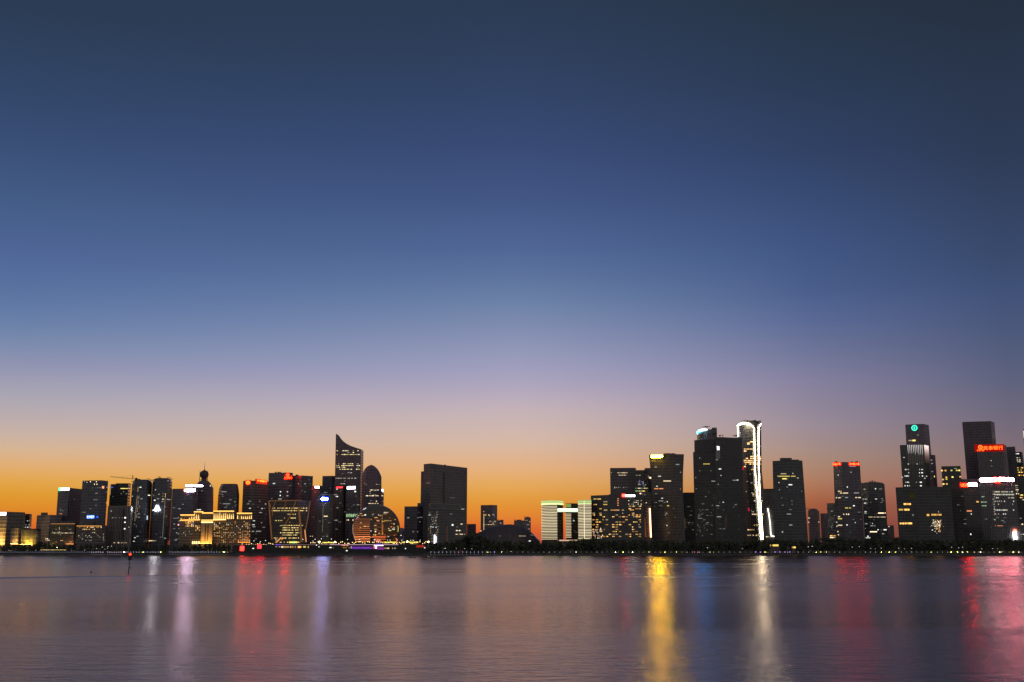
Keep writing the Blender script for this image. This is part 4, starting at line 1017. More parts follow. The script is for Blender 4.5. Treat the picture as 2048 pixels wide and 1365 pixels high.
b = B('bank_tower', 'dark tower crowned by two glowing orange-red signs, one on each top corner', 'bank tower', PUR, [1500, 1488, 1492], [(924.5, [1666.5, 1683, 1719.5]), (('z', GZ), [1673, 1692, 1731])], depth=18)
rp = emis((1, .012, .008), 2.0)
for a, c, tx in ((1667.2, 1682.4, '中国人寿'), (1696.5, 1718.8, '◎中国人寿')):
    b.sign(a, c, 926, 931.6 if a < 1690 else 931, rp, name='sign_halo', off=.6, case=False)  # emissive red panel paints the halo behind each sign
    b.sign(a+.6, c-.4, 926.6, 931.2 if a < 1690 else 930.6, None, text=tx, tmat=emis((1, .008, .0012), 150), case=False, off=1.1)
b.plate(1705, 933.2, 13, .8, emis((.8, .4, .5), .8), 'small_lettering', .5)
for q in (1670, 1673, 1704, 1711, 1714): b.roofbox(q, q+1.6, 922.6 + random.uniform(0, 1), 4)
for x, y, w, c in ((1676.6, 950.6, 1.6, WW[1]), (1702, 945, 1.4, WW[0]), (1694.6, 974.5, 2, CW[2]), (1678, 983, 3, WW[1]), (1682, 983, 2, GD[1]), (1690, 986.6, 20, WW[1]), (1713, 986.4, 10, CW[0]), (1676.5, 996, 9, WW[1]), (1693, 995.5, 6, CW[0]), (1716, 995.6, 11, WW[1]), (1707.6, 1012, 3, CW[2]), (1696, 1016.4, 12, YL[0]), (1696, 1029, 8, WW[2]), (1686.6, 1029, 4, WW[1]), (1677, 1034, 6, WW[1]), (1680, 1038, 8, YL[0]), (1673.4, 1045, 2, CW[1]), (1674, 1053, 1.6, WW[1]), (1710.4, 1045.6, 2.4, CW[1]), (1694, 1050.4, 2.6, CW[2]), (1680, 1051, 9, WW[1]), (1675, 1063.6, 3.6, WW[1]), (1677, 1070, 2, WW[1])):
    b.row(x-w/2, x+w/2, y, max(1, round(w/2)), .9, [c], 1.8, 1.7)
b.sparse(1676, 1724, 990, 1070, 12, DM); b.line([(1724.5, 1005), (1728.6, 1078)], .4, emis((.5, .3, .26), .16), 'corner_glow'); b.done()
b = B('office_tower', 'dark tower with a shallow pitched top and roof aerials, right of the red-crowned one', 'office tower', GRY, [1550, 1542, 1542, 1552], [(964.4, [1734, 1737.5, 1752, 1761]), (965.6, [1722, 1735, 1754, 1765.5]), (968.5, [1722.5, 1735, 1754, 1769]), (('z', GZ), [1730, 1744, 1763, 1778.5])], depth=16)
for q in (1741, 1745, 1750): b.roofbox(q, q+.6, 961 + random.uniform(0, 1.4), 6)
for x, y, w, c in ((1750, 978, 4, CW[2]), (1729, 979, 3, WW[0]), (1761, 978.5, 6, DM[1]), (1752, 998.4, 4, CW[1]), (1731, 998.6, 11, CW[0]), (1730, 1007, 4, CW[1]), (1764, 998, 4, DM[1]), (1731, 1024, 4, CW[1]), (1731, 1027, 3, CW[0]), (1763.6, 1026.6, 15, WW[2]), (1754, 1034.6, 34, WW[0]), (1745, 1047.6, 2, CW[1]), (1745.6, 1052, 10, CW[0]), (1732.6, 1048, 5, DM[2]), (1755, 1060, 4.4, CW[2]), (1770, 1060, 5.6, CW[2]), (1747, 1064, 14, WW[2]), (1766, 1068, 4, CW[0]), (1738, 1060, 2, CW[0]), (1736, 1073, 2, CW[2]), (1736, 1076, 9, CW[1])):
    b.row(x-w/2, x+w/2, y, max(1, round(w/2)), .9, [c], 1.8, 1.7)
b.sparse(1728, 1772, 985, 1070, 10, DM); b.done()
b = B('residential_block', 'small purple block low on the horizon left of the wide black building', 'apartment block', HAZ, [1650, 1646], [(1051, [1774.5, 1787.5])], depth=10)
b.plate(1778, 1053.5, 1.6, 1.6, WW[1]); b.done()
# --- right group
b = B('bank_tower', 'tall dark tower with a glowing green ring emblem near its top', 'bank tower', MAR, [1650, 1640, 1640, 1656], [(848.3, [1810.5, 1840, 1848, 1857.5]), (985, [1818, 1849, 1858, 1869])], depth=18)
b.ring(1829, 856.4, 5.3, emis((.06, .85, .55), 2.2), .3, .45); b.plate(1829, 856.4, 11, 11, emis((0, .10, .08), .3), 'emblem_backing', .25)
b.row(1817, 1824, 881.5, 4, .9, WW[:1], 1.3, 2); b.plate(1828, 881.4, 5.4, 2.6, emis((1, .75, .2), 1.6), 'lit_window'); b.plate(1835.7, 870.5, 2.4, 1.4, DM[2]); b.plate(1858, 900, .9, 1, WW[1]); b.done()
b = B('office_tower', 'tower with white lit vertical fins below its roof and a pinkish floodlit side', 'office tower', DKV, [1580, 1570, 1588], [(889.3, [1799.5, 1847, 1857.2]), (985, [1806.5, 1852, 1862])], depth=18)
for i in range(9):
    x = 1815.5 + i*3.55
    b.line([(x, 890.4), (x+1.2, 908+random.uniform(-2, 3))], (.55, .12), emis((1, .92, .88), .7), 'lit_fin', .6, 2)
    b.line([(x+1.2, 908), (x+2.4, 930)], .15, emis((1, .85, .75), .12), 'lit_fin', .5, 1)
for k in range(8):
    b.plate(1852.4+k*.28, 893.5+k*4.4, 9, 4.5, emis((1, .80-.03*k, .76-.045*k), (1.15, .95, .62, .38, .22, .13, .08, .05)[k]), 'painted_floodlight', .3)  # floodlight fading down the side, painted as dimming emissive panels
for y in (939.5, 946, 952.5, 965, 972): 
    for a, c in ((1809, 1820), (1829, 1834), (1838, 1846)): b.row(a, c, y, int((c-a)/1.7), .7, CW, 1.4, 1.8)
for x, y in ((1808, 915.5), (1816.5, 928.5), (1834, 928.5), (1826, 934), (1849.6, 957), (1853, 953), (1799.4, 888.6), (1804.5, 955)): b.plate(x, y, 2, 1.7, CW[1])
b.done()
b = B('office_building', 'slim dark block clinging to the right side of the fin-lit tower', 'office building', MAR, [1610, 1604, 1612], [(910, [1859, 1866, 1870.5]), (985, [1863, 1870, 1876])], depth=12)
b.row(1861, 1865, 920.6, 2, .9, CW[:1]); b.row(1862, 1866, 927.5, 2, .9, CW); b.plate(1869.6, 953.6, 2.6, 2.6, emis((1, .75, .15), 2.2), 'yellow_lamp'); b.plate(1864.5, 943.6, 3, 1.2, DM[2]); b.row(1857, 1864, 957, 4, .6, DM); b.done()
b = B('office_building', 'small square-topped block with yellow windows near its roof', 'office building', DRK, [1560, 1552], [(932.3, [1882.5, 1920.8]), (985, [1886, 1925])], depth=14, roof=None)
for x, y in ((1883.8, 941.6), (1891, 941.6), (1903, 941.4), (1913.6, 941.2), (1918.5, 941.2), (1892.6, 955), (1893, 958.6), (1886, 959.6), (1920.6, 954), (1887, 968.6), (1893.6, 968.4), (1905, 954.6)): b.plate(x, y, 3, 2.4, random.choice(GD[1:]+YL))
b.plate(1911, 937.4, 5, 1.5, GN[0]); b.done()
b = B('office_building', 'wide black waterfront building with short rows of gold windows at its left', 'office building', facade((.16, .16, .15), (.085, .088, .085), 3.9, 3, .25, .14), [1440, 1424, 1424], [(974, [1791, 1830, 1902]), (1018, [1794, 1834, 1905]), (('z', GZ), [1800, 1842, 1912])], depth=22)
for x, y, w, c in ((1814.6, 1008.6, 14, GD[2]), (1801.5, 1019.8, 8, GD[1]), (1814.5, 1019.8, 13, GD[2]), (1804, 1047.4, 9, GD[2]), (1817, 1047.2, 14, GD[2])):
    b.row(x-w/2, x+w/2, y, round(w/2.3), .97, [c, GD[1]], 2.0, 3)
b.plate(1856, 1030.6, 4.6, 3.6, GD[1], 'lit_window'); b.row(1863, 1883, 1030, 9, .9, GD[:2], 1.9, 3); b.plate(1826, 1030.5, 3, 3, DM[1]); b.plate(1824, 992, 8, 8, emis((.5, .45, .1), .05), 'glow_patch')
for _ in range(95):
    x = 1874 + random.gauss(0, 7.5); y = 1040 + abs(random.gauss(0, 1))*11
    if 1859 < x < 1888.5 and y < 1067: b.plate(x, y, random.uniform(.7, 1.6), random.uniform(.7, 1.4), random.choice(WW+CW+GN[:1]+OR[1:]))
b.line([(1878, 1042), (1880.5, 1052), (1877.5, 1058), (1881, 1064)], .35, emis((1, .42, .1), 1.0), 'neon_tree', .5); b.plate(1877, 1024, 1, 3, WW[0]); b.done()
b = B('office_building', 'dark block with red UDC lettering beside a short white sign bar', 'office building', DRK, [1468, 1460, 1462], [(958.6, [1900, 1925, 1962]), (('z', GZ), [1908, 1938, 1972])], depth=18)
b.sign(1919.6, 1936, 966.4, 974.6, emis((1, .01, .008), 1.5), name='sign_halo', off=.6, case=False); b.sign(1920.6, 1935.4, 967.4, 974, None, text='UDC', tmat=emis((1, .005, .0008), 180), case=False, off=1.1)  # red panel behind the letters is their painted glow
b.sign(1936.2, 1953, 967, 972.8, emis((1, 1, .93), 12), off=.8, rnd=False)
for x, y, w, c in ((1900.5, 995, 2, DM[1]), (1938.5, 1022.4, 10, OR[1]), (1942.5, 1028.4, 2, CW[1]), (1955, 1004, 4.6, GD[1]), (1941.5, 1069, 2.4, CW[2])): b.row(x-w/2, x+w/2, y, max(1, round(w/2.4)), 1, [c], 2, 2.4)
b.sparse(1915, 1950, 990, 1070, 5, DM); b.done()
b = B('office_tower', 'tallest tower of the right group, plain plum-dark with no lights', 'office tower', facade((.24, .19, .22), (.13, .10, .12), 3.9, 2.4, .2, .12), [1640, 1628, 1646], [(842.6, [1924.2, 1981.5, 1988.8]), (960, [1934, 1991, 1998])], depth=22)
b.row(1930, 1933, 900, 1, .6, DM); b.done()
b = B('bank_tower', 'ribbed tower below the plum tower with red bank lettering across its top', 'bank tower', VRT, [1560, 1550, 1566], [(889.4, [1953.5, 2005, 2012.5]), (('z', GZ), [1972, 2026, 2034])], depth=20)
b.sign(1953.6, 2004, 890, 903, emis((1, .01, .008), .35), name='sign_halo', off=.5, case=False)  # dark red glow around the lettering, put in as an emissive panel
b.sign(1968.5, 2004, 891.8, 900.8, None, text='民泰银行', tmat=emis((1, .10, .012), 5), case=False, off=1.0)
b.ring(1960.6, 895, 3.8, emis((1, .10, .012), 5), .35, .35, off=1.0); b.sign(1955, 1967, 899.6, 903.2, None, text='MTB', tmat=emis((1, .10, .012), 5), case=False, off=1.0)
b.fins(1955, 2011, 905, 960, 20, plain((.40, .37, .38)), r=.28); b.plate(1982.5, 921.6, 1.6, 1.6, WW[1]); b.plate(1983.6, 932.6, 1.8, 1.4, DM[2]); b.plate(2019, 943, 4, 3, CW[2]); b.done()
b = B('office_tower', 'plain grey-black shoulder tower just right of the red lettered bank', 'office tower', GRY, [1592, 1584], [(893.6, [2008, 2030]), (('z', GZ), [2026, 2052])], depth=14)
b.done()
b = B('office_tower', 'tower at the right edge with many white and gold lit floors', 'office tower', DRK, [1620, 1612, 1622], [(904, [2024, 2042, 2045]), (('z', GZ), [2044, 2070, 2074])], depth=14)
for y, a, c, m_ in ((908, 2031, 2038, CW), (916, 2032, 2040, CW), (920.5, 2034, 2041, WW), (924, 2026, 2042, CW), (928, 2024, 2031, WW), (936, 2034, 2046, GD), (940.6, 2026, 2045, YL), (945, 2036, 2046, GD), (951, 2028, 2048, GD)): b.row(a, c, y, int((c-a)/1.9), .75, m_, 1.7, 1.5)
b.done()
b = B('edge_tower', 'sliver of a pale lit tower cut off by the right frame edge', 'office tower', facade((.4, .36, .36), (.2, .17, .18)), [1700, 1700], [(859, [2045.6, 2090])], depth=14)
b.plate(2052, 869, 10, 13, emis((.95, .72, .62), .8), 'painted_floodlight', .4); b.done()  # emissive panel stands in for light on the wall
b = B('office_tower', 'dark tower in front with a long white light bar and red-gold round emblem', 'office tower', VRT, [1462, 1452, 1460], [(954.8, [1955, 2000, 2029]), (('z', GZ), [1968, 2012, 2044])], depth=18)
b.sign(1961.5, 1991.5, 957, 963.8, emis((1, .46, .56), 42), off=.9, rnd=True); b.sign(1997, 2024.5, 956, 962.8, emis((1, .30, .38), 80), off=.9, rnd=True)
b.plate(1994.4, 960, 9, 9.6, emis((1, .004, .002), 60), 'emblem_backing', .9); b.ring(1994.4, 960, 3.8, emis((1, .5, .03), 5), .35, .4, off=1.5)
for y, pr_ in ((984, .85), (989.6, .95), (996, .4), (1003, .5), (1009, .35), (1020.6, .97), (1028.5, .25)): b.row(1990, 2028, y, 19, pr_, CW[:2]+WW[:1], 1.6, 2.2)
for y in range(984, 1030, 5): b.row(1985, 1990, y, 2, .8, CW[:2]+DM, 1.4, 2.4)
b.fins(1957, 2027, 966, 980, 22, plain((.38, .36, .37)), r=.25)
for x, y, w in ((1966, 994, 6), (1968, 1004.6, 12), (1968, 1012, 9), (1990, 1040, 2.4)): b.row(x-w/2, x+w/2, y, max(1, round(w/2.4)), .9, CW[:1]+GN, 2, 1.8)
b.sparse(1965, 2025, 1030, 1060, 8, DM); b.done()
b = B('podium_block', 'low ribbed podium with small orange lamps at the foot of the white-bar tower', 'podium', VRT, [1420, 1418], [(1050.5, [1982, 2052]), (('z', GZ), [1984, 2056])], depth=14)
b.row(1983, 2006, 1052, 10, .8, OR+GD[:1], 1.6, 1.3); b.fins(1984, 2046, 1054, 1084, 20, plain((.36, .34, .33)), r=.22); b.plate(2027, 1050, 2, 2, WW[2])
b.sign(2026.6, 2031.6, 1064.5, 1079.5, emis((.97, .98, 1), 14), name='light_column', off=2.0, rnd=False, case=False); b.plate(2029, 1062, 5, 5, emis((1, .08, .04), 8), 'red_emblem', 2.0)
b.row(2034, 2048, 1069, 6, .5, CW); b.plate(1962.5, 1057+12, 0.1, .1, DM[0]) ; b.done()
b = B('office_building', 'dark block at the lower right edge with stacked short rows of lit floors', 'office building', DRK, [1500, 1492], [(953.5, [2026, 2064]), (('z', GZ), [2040, 2080])], depth=14)
for y, a, c, m_ in ((963, 2036, 2039, CW), (971.6, 2029, 2038, WW), (976, 2031, 2036, DM), (980, 2030, 2037, WW), (983.6, 2029, 2038, WW), (988, 2030, 2038, WW), (990.6, 2040, 2048, YL), (995.6, 2040, 2048, GD), (1000, 2044, 2048, CW), (1037, 2035, 2044, DM), (1049, 2042, 2048, WW), (1052, 2046, 2048, YL)): b.row(a, c, y, max(1, int((c-a)/1.9)), .85, m_, 1.7, 1.6)
b.done()
# extra far silhouettes
b = B('office_building', 'grey low block seen between the twin rounded towers and the red flag', 'office building', GRY, [1600, 1596], [(1052, [430, 487])], depth=12); b.done()
# distant hill
V = []; Fc = []
hp = [(780, 1097), (790, 1066), (797, 1060), (803, 1055.6), (808, 1058), (814, 1063), (830, 1078), (860, 1090), (900, 1094), (1090, 1096.5)]
for i, (px, py) in enumerate(hp):
    for Yq, k in ((5200, 0), (5600, 1), (6200, 0)):
        z = max(-2, Z(px, py, 5600)) if k else -4
        V.append((X(px, 5600, max(z, 0)), Yq + 90*math.sin(i*2.1), z))
for i in range(len(hp)-1):
    for j in range(2): Fc.append((i*3+j, (i+1)*3+j, (i+1)*3+j+1, i*3+j+1))
tag(link('hill', mesh('hill', V, Fc), plain((.30, .22, .26), .9)), kind='structure')
# ================================================================== GROUND, QUAY, TREES, LAMPS
# river
V = []; Fc = []
me = mesh('river', [(-2600, -400, 0), (2600, -400, 0), (2600, SHORE+1, 0), (-2600, SHORE+1, 0)], [(0, 1, 2, 3)])
wm, n, l = newmat('river_water')
o = n.new('ShaderNodeOutputMaterial'); p = n.new('ShaderNodeBsdfGlossy'); p.distribution = 'BECKMANN'
p.inputs['Color'].default_value = (1.0, .86, .82, 1)
df = n.new('ShaderNodeBsdfDiffuse'); df.inputs['Color'].default_value = (.035, .026, .024, 1)
mxs = n.new('ShaderNodeMixShader'); mxs.inputs[0].default_value = WF
l.new(df.outputs[0], mxs.inputs[1]); l.new(p.outputs[0], mxs.inputs[2])
tc = n.new('ShaderNodeTexCoord')
def noise(sc, det, loc=(0, 0, 0), scale=(1, 1, 1), dist=0.0):
    mp = n.new('ShaderNodeMapping'); mp.inputs['Scale'].default_value = scale; mp.inputs['Location'].default_value = loc
    l.new(tc.outputs['Object'], mp.inputs[0])
    q = n.new('ShaderNodeTexNoise'); q.inputs['Scale'].default_value = sc; q.inputs['Detail'].default_value = det; q.inputs['Distortion'].default_value = dist
    l.new(mp.outputs[0], q.inputs['Vector']); return q.outputs[0]
def mth(op, a, b, clamp=False):
    q = n.new('ShaderNodeMath'); q.operation = op; q.use_clamp = clamp
    for i, v in enumerate((a, b)):
        if isinstance(v, (int, float)): q.inputs[i].default_value = v
        else: l.new(v, q.inputs[i])
    return q.outputs[0]
wind = noise(1, 3, (3, 1, 0), (.0035, .02, 1), .4)           # broad gust bands lying across the river
wind2 = noise(1, 3, (9, 4, 0), (.02, .12, 1), .6)
rg = mth('ADD', mth('MULTIPLY', wind, WR1), mth('MULTIPLY', wind2, WR2))
spx = n.new('ShaderNodeSeparateXYZ'); l.new(tc.outputs['Object'], spx.inputs[0])
edge = mth('ADD', spx.outputs[1], mth('MULTIPLY', noise(1, 4, (1, 2, 0), (.012, .05, 1), .5), 34))
slick = n.new('ShaderNodeValToRGB'); slick.color_ramp.interpolation = 'EASE'     # a calmer slick lying across the river
e_ = slick.color_ramp.elements; e_[0].position = .118; e_[0].color = (0, 0, 0, 1); e_[1].position = .132; e_[1].color = (1, 1, 1, 1)
for pz, v in ((.19, .9), (.225, .1), (.34, 0), (.36, .5), (.46, .25), (.5, 0)):
    k_ = e_.new(pz); k_.color = (v, v, v, 1)
l.new(mth('DIVIDE', edge, 1000), slick.inputs[0])
l.new(mth('MAXIMUM', mth('ADD', mth('ADD', rg, WR0), mth('MULTIPLY', slick.outputs[0], -SLK)), .08), p.inputs['Roughness'])
w1 = noise(1, 4, (0, 0, 0), (.22, .55, 1), .8)
w2 = noise(1, 3, (5, 7, 0), (.9, 2.2, 1), .4)
w0 = noise(1, 2, (2, 7, 0), (.02, .07, 1), .3)
hgt0 = mth('ADD', mth('MULTIPLY', w1, .62), mth('ADD', mth('MULTIPLY', w2, .42), mth('MULTIPLY', w0, .45)))
# a lazy current line running out past the marker pole
t_ = mth('MULTIPLY', mth('ADD', mth('MULTIPLY', spx.outputs[0], -1), -60), .01, True)
q0 = mth('ADD', spx.outputs[1], mth('ADD', mth('MULTIPLY', mth('MULTIPLY', t_, t_), 52), mth('MULTIPLY', w0, -6)))
qq = mth('DIVIDE', mth('SUBTRACT', q0, 349), mth('ADD', mth('MULTIPLY', t_, 15), 2.2))
rdg = mth('POWER', 2.718, mth('MULTIPLY', mth('MULTIPLY', qq, qq), -1))
msk = mth('MULTIPLY', mth('ADD', mth('MULTIPLY', spx.outputs[0], -1), -42), .03, True)
hgt = mth('ADD', hgt0, mth('MULTIPLY', mth('MULTIPLY', rdg, msk), mth('ADD', mth('MULTIPLY', t_, 16), 3.4)))
bp = n.new('ShaderNodeBump'); bp.inputs['Strength'].default_value = 1.0; bp.inputs['Distance'].default_value = WB
calm = n.new('ShaderNodeMapRange'); calm.inputs['From Min'].default_value = 60; calm.inputs['From Max'].default_value = 430   # choppier near this bank, calm and slack across
calm.inputs['To Min'].default_value = 1.0; calm.inputs['To Max'].default_value = .07
l.new(spx.outputs[1], calm.inputs[0]); l.new(calm.outputs[0], bp.inputs['Strength'])
l.new(hgt, bp.inputs['Height']); l.new(bp.outputs[0], p.inputs['Normal']); l.new(bp.outputs[0], df.inputs['Normal'])
l.new(mxs.outputs[0], o.inputs[0])
tag(link('river', me, wm), kind='structure')

# land beyond the quay, out to the horizon
me = mesh('ground', [(-30000, SHORE+1.2, GZ-.02), (30000, SHORE+1.2, GZ-.02), (30000, 40000, GZ-.02), (-30000, 40000, GZ-.02)], [(0, 1, 2, 3)])
tag(link('ground', me, plain((.07, .07, .06), .95, 0, .3, .02)), kind='structure')
# embankment: battered stone wall, coping and promenade paving
qw = 2400
V = []; Fc = []
prof_ = [(SHORE-1.6, -1), (SHORE-.6, 0.9), (SHORE-.6, 1.1), (SHORE, 1.15), (SHORE+.2, GZ-.35), (SHORE-.15, GZ-.3), (SHORE-.15, GZ+.05), (SHORE+1.2, GZ+.05), (SHORE+1.2, -1)]
for x in (-qw, qw):
    for y, z in prof_: V.append((x, y, z))
m_ = len(prof_)
for i in range(m_): Fc.append((i, m_+i, m_+(i+1) % m_, (i+1) % m_))
tag(link('embankment', mesh('embankment', V, Fc), plain((.13, .13, .13), .9, 0, .3, .15)), kind='structure')
me = mesh('promenade', [(-qw, SHORE+1.2, GZ+.02), (qw, SHORE+1.2, GZ+.02), (qw, SHORE+16, GZ+.02), (-qw, SHORE+16, GZ+.02)], [(0, 1, 2, 3)])
tag(link('promenade', me, plain((.16, .16, .16), .9)), kind='structure')

# quay lamps: short bollards with a glowing globe, one object each
def bulb_mesh(mat, r=.27, h=.5):
    V, Fc = tube_vf([(0, 0, 0), (0, 0, h)], .1, seg=6)
    nb = len(Fc)
    bm = bmesh.new(); bmesh.ops.create_icosphere(bm, subdivisions=1, radius=r)
    base = len(V)
    bm.verts.ensure_lookup_table()
    V += [v.co + Vector((0, 0, h+r*.8)) for v in bm.verts]
    Fc += [tuple(base+v.index for v in f.verts) for f in bm.faces]; bm.free()
    me = mesh('quay_lamp', V, Fc); me.materials.append(plain((.05, .05, .05))); me.materials.append(mat)
    for i, p_ in enumerate(me.polygons): p_.material_index = 0 if i < nb else 1
    return me
L_v = [bulb_mesh(emis(c, s, False)) for c, s in (((.6, .62, 1), 1.2), ((.9, .72, 1), 3.0), ((1, .7, .95), 3.2), ((.68, .74, 1), 2.6))]
L_d = [bulb_mesh(emis((1, .93, .8), s, False), .26) for s in (.5, 1.0, 1.8)]
L_w = bulb_mesh(emis((.9, .9, 1), .9, False), .2, .15)
L_r = bulb_mesh(emis((1, .1, .25), 4, False), .34)
L_m = bulb_mesh(emis((.55, .3, 1), 4, False), .36)
def qlamp(px, me, label, group, z=GZ+.05, y=SHORE+.5):
    o = link('quay_lamp', me, None, None, (X(px, y, z), y, z))
    return tag(o, label, 'quay lamp', group)
x = 1.0
while x < 456:
    me = L_v[0] if x < 180 else (L_v[1] if random.random() < .6 else L_v[2]) if x < 252 else L_v[3]
    if not (208 < x < 212) and not (327 < x < 334):
        lab = ('dim bluish globe lamp on the quay edge at the far left' if x < 180 else 'bright pink-violet globe lamp on the quay edge behind the river beacon' if x < 252 else 'white globe lamp on the quay edge before the gold outlined hotel')
        if 181 <= x < 182: lab = lab
        qlamp(x, me, lab, 'dim bluish quay lamps' if x < 180 else 'pink-violet quay lamps' if x < 252 else 'white quay lamps at left')
    x += 4.55 if x < 252 else 5.55
for i in range(17):
    x = 861.6 + i*7.95
    qlamp(x, L_r if i == 7 else L_v[3] if i < 16 else L_m, ['spaced white globe lamp on the quay in front of the great slab and dome', 'single red globe lamp in the row before the theatre dome', 'violet globe lamp ending the row before the theatre dome'][1 if i == 7 else 2 if i == 16 else 0], 'spaced quay lamps before the dome' if i not in (7, 16) else None)
    qlamp(x, L_w, 'small lamp at the waterline below the spaced white row', 'waterline lamps in the centre', .95, SHORE-.9)
for k in range(14): qlamp(182 + k*4.6, L_w, 'small lamp at the waterline below the pink-violet row', 'waterline lamps at the left', .95, SHORE-.9)
for k in range(21): qlamp(340 + k*5.6, L_w, 'small lamp at the waterline below the white row at left', 'waterline lamps left of the pier', .95, SHORE-.9)
x = 1003
while x < 2047:
    if not any(abs(x-q) < 3 for q in (1511, 1521, 1550, 1560, 1570, 1580)):
        qlamp(x, random.choice(L_d), 'faint pinprick lamp along the dark right bank', 'faint lamps along the right bank')
    x += 10.6 if x < 1600 else 10.3
for x in (1511.5, 1521, 1550, 1560, 1570, 1580): qlamp(x, L_m, 'violet globe lamp on the bank below the line-lit tower', 'violet quay lamps')
for x in (1389, 1398.5): qlamp(x, L_r if x < 1392 else L_v[2], 'red globe lamp on the bank below the black pair' if x < 1392 else 'pink globe lamp beside the red one below the black pair', None)

# ------------------------------------------------------------------ trees
leafm, n2, l2 = newmat('foliage')
o = n2.new('ShaderNodeOutputMaterial'); p = n2.new('ShaderNodeBsdfPrincipled')
oi = n2.new('ShaderNodeObjectInfo'); tc2 = n2.new('ShaderNodeTexCoord'); nz = n2.new('ShaderNodeTexNoise'); nz.inputs['Scale'].default_value = .5
l2.new(tc2.outputs['Object'], nz.inputs['Vector'])
cr = n2.new('ShaderNodeValToRGB'); cr.color_ramp.elements[0].color = (.06, .075, .045, 1); cr.color_ramp.elements[1].color = (.12, .13, .085, 1)
cr.color_ramp.elements[0].position = .35; cr.color_ramp.elements[1].position = .65
l2.new(nz.outputs[0], cr.inputs[0]); l2.new(cr.outputs[0], p.inputs['Base Color']); p.inputs['Roughness'].default_value = .8
l2.new(p.outputs[0], o.inputs[0])
bark = plain((.10, .085, .07), .9)
def crown_mesh(seed, hgt=10.0, wid=9.0, n_leaf=620):
    R = random.Random(seed); V = []; Fc = []
    cl = []
    for _ in range(13):
        g = R.uniform(0, 6.28); t = R.random(); rr = wid/2*math.sin(math.pi*(.18+.72*t))*R.uniform(.15, .75)
        cl.append((rr*math.cos(g), rr*math.sin(g), hgt*(.28+.64*t), R.uniform(1.1, 2.1)))
    for _ in range(n_leaf):
        c = R.choice(cl); a = Vector((R.gauss(0, 1), R.gauss(0, 1), R.gauss(0, 1))).normalized()*c[3]*R.uniform(.55, 1.12)
        q = Vector(c[:3]) + Vector((a.x, a.y, a.z*.8)); s = R.uniform(.26, .55)
        u = Vector((R.gauss(0, 1), R.gauss(0, 1), R.gauss(0, 1))).normalized(); w = u.cross(Vector((R.gauss(0, 1), R.gauss(0, 1), R.gauss(0, 1)))).normalized()
        k = len(V); V += [q-u*s, q+w*s*.6, q+u*s, q-w*s*.6]; Fc.append((k, k+1, k+2, k+3))
    for c in cl:                # darker heart of each clump
        bm = bmesh.new(); bmesh.ops.create_icosphere(bm, subdivisions=1, radius=c[3]*.72)
        bm.verts.ensure_lookup_table(); k = len(V)
        V += [v.co*R.uniform(.8, 1.15) + Vector(c[:3]) for v in bm.verts]; Fc += [tuple(k+v.index for v in f.verts) for f in bm.faces]; bm.free()
    me = mesh('crown', V, Fc); me.materials.append(leafm); return me, cl
def trunk_mesh(cl, seed):
    R = random.Random(seed); V = []; Fc = []
    tube_vf([(0, 0, -.3), (R.uniform(-.2, .2), R.uniform(-.2, .2), 2), (R.uniform(-.4, .4), 0, 5.5)], [.34, .25, .14], V, Fc)
    for c in cl[:6]: tube_vf([(0, 0, R.uniform(1.8, 3.6)), (c[0]*.5, c[1]*.5, c[2]*.7), (c[0], c[1], c[2])], [.15, .1, .04], V, Fc, 5)
    me = mesh('trunk', V, Fc); me.materials.append(bark); return me
KINDS = []
for s_ in range(7):
    cm, cl = crown_mesh(40+s_, 10, (8.5, 7, 9.5, 10.5, 8, 6, 9)[s_]); KINDS.append((cm, trunk_mesh(cl, s_)))
def topy(px):                   # treetop line
    pts = [(-20, 1088), (60, 1091), (84, 1083), (92, 1088), (125, 1092), (150, 1089), (230, 1090), (300, 1092), (370, 1089), (420, 1086.5), (450, 1090), (470, 1094), (640, 1096), (850, 1093), (862, 1087), (885, 1086), (910, 1082), (930, 1073), (945, 1067.6), (960, 1071), (975, 1079), (1000, 1083), (1040, 1083.5), (1060, 1085), (1075, 1082.6), (1100, 1084.5), (1160, 1080), (1185, 1077), (1210, 1080.5), (1260, 1080), (1330, 1081), (1380, 1083), (1420, 1082), (1480, 1081), (1530, 1080), (1560, 1079), (1610, 1082), (1650, 1077.6), (1700, 1077), (1725, 1082), (1750, 1078.6), (1768, 1078), (1783, 1083), (1795, 1075), (1830, 1081), (1900, 1080), (1960, 1078.6), (2060, 1080)]
    for (a, ya), (b_, yb) in zip(pts, pts[1:]):
        if a <= px <= b_: return ya + (yb-ya)*(px-a)/(b_-a)
    return 1088
def tree(px, Y, py, label, group, k=None):
    k = random.randrange(7) if k is None else k
    cm, tm = KINDS[k]
    hz = Z(px, py, Y) - GZ; s = hz/9.6
    r = empty('tree', (X(px, Y, GZ), Y, GZ)); tag(r, label, 'tree', group)
    r.rotation_euler = (0, 0, random.uniform(0, 6.28)); sx = s*random.uniform(.9, 1.25)
    r.scale = (sx, sx, s)
    link('crown', cm, None, r); link('trunk', tm, None, r)
    return r
zones = [(-12, 465, 'dark leafy tree on the left bank before the lit office blocks', 'trees on the left bank'),
         (850, 1090, 'dark tree on the bank below the great slab and theatre dome', 'trees before the theatre dome'),
         (1090, 1480, 'dark tree on the bank below the banded pair and gold windowed hotel', 'trees before the banded pair'),
         (1480, 2062, 'dark tree on the right bank below the line-lit and bank towers', 'trees on the right bank')]
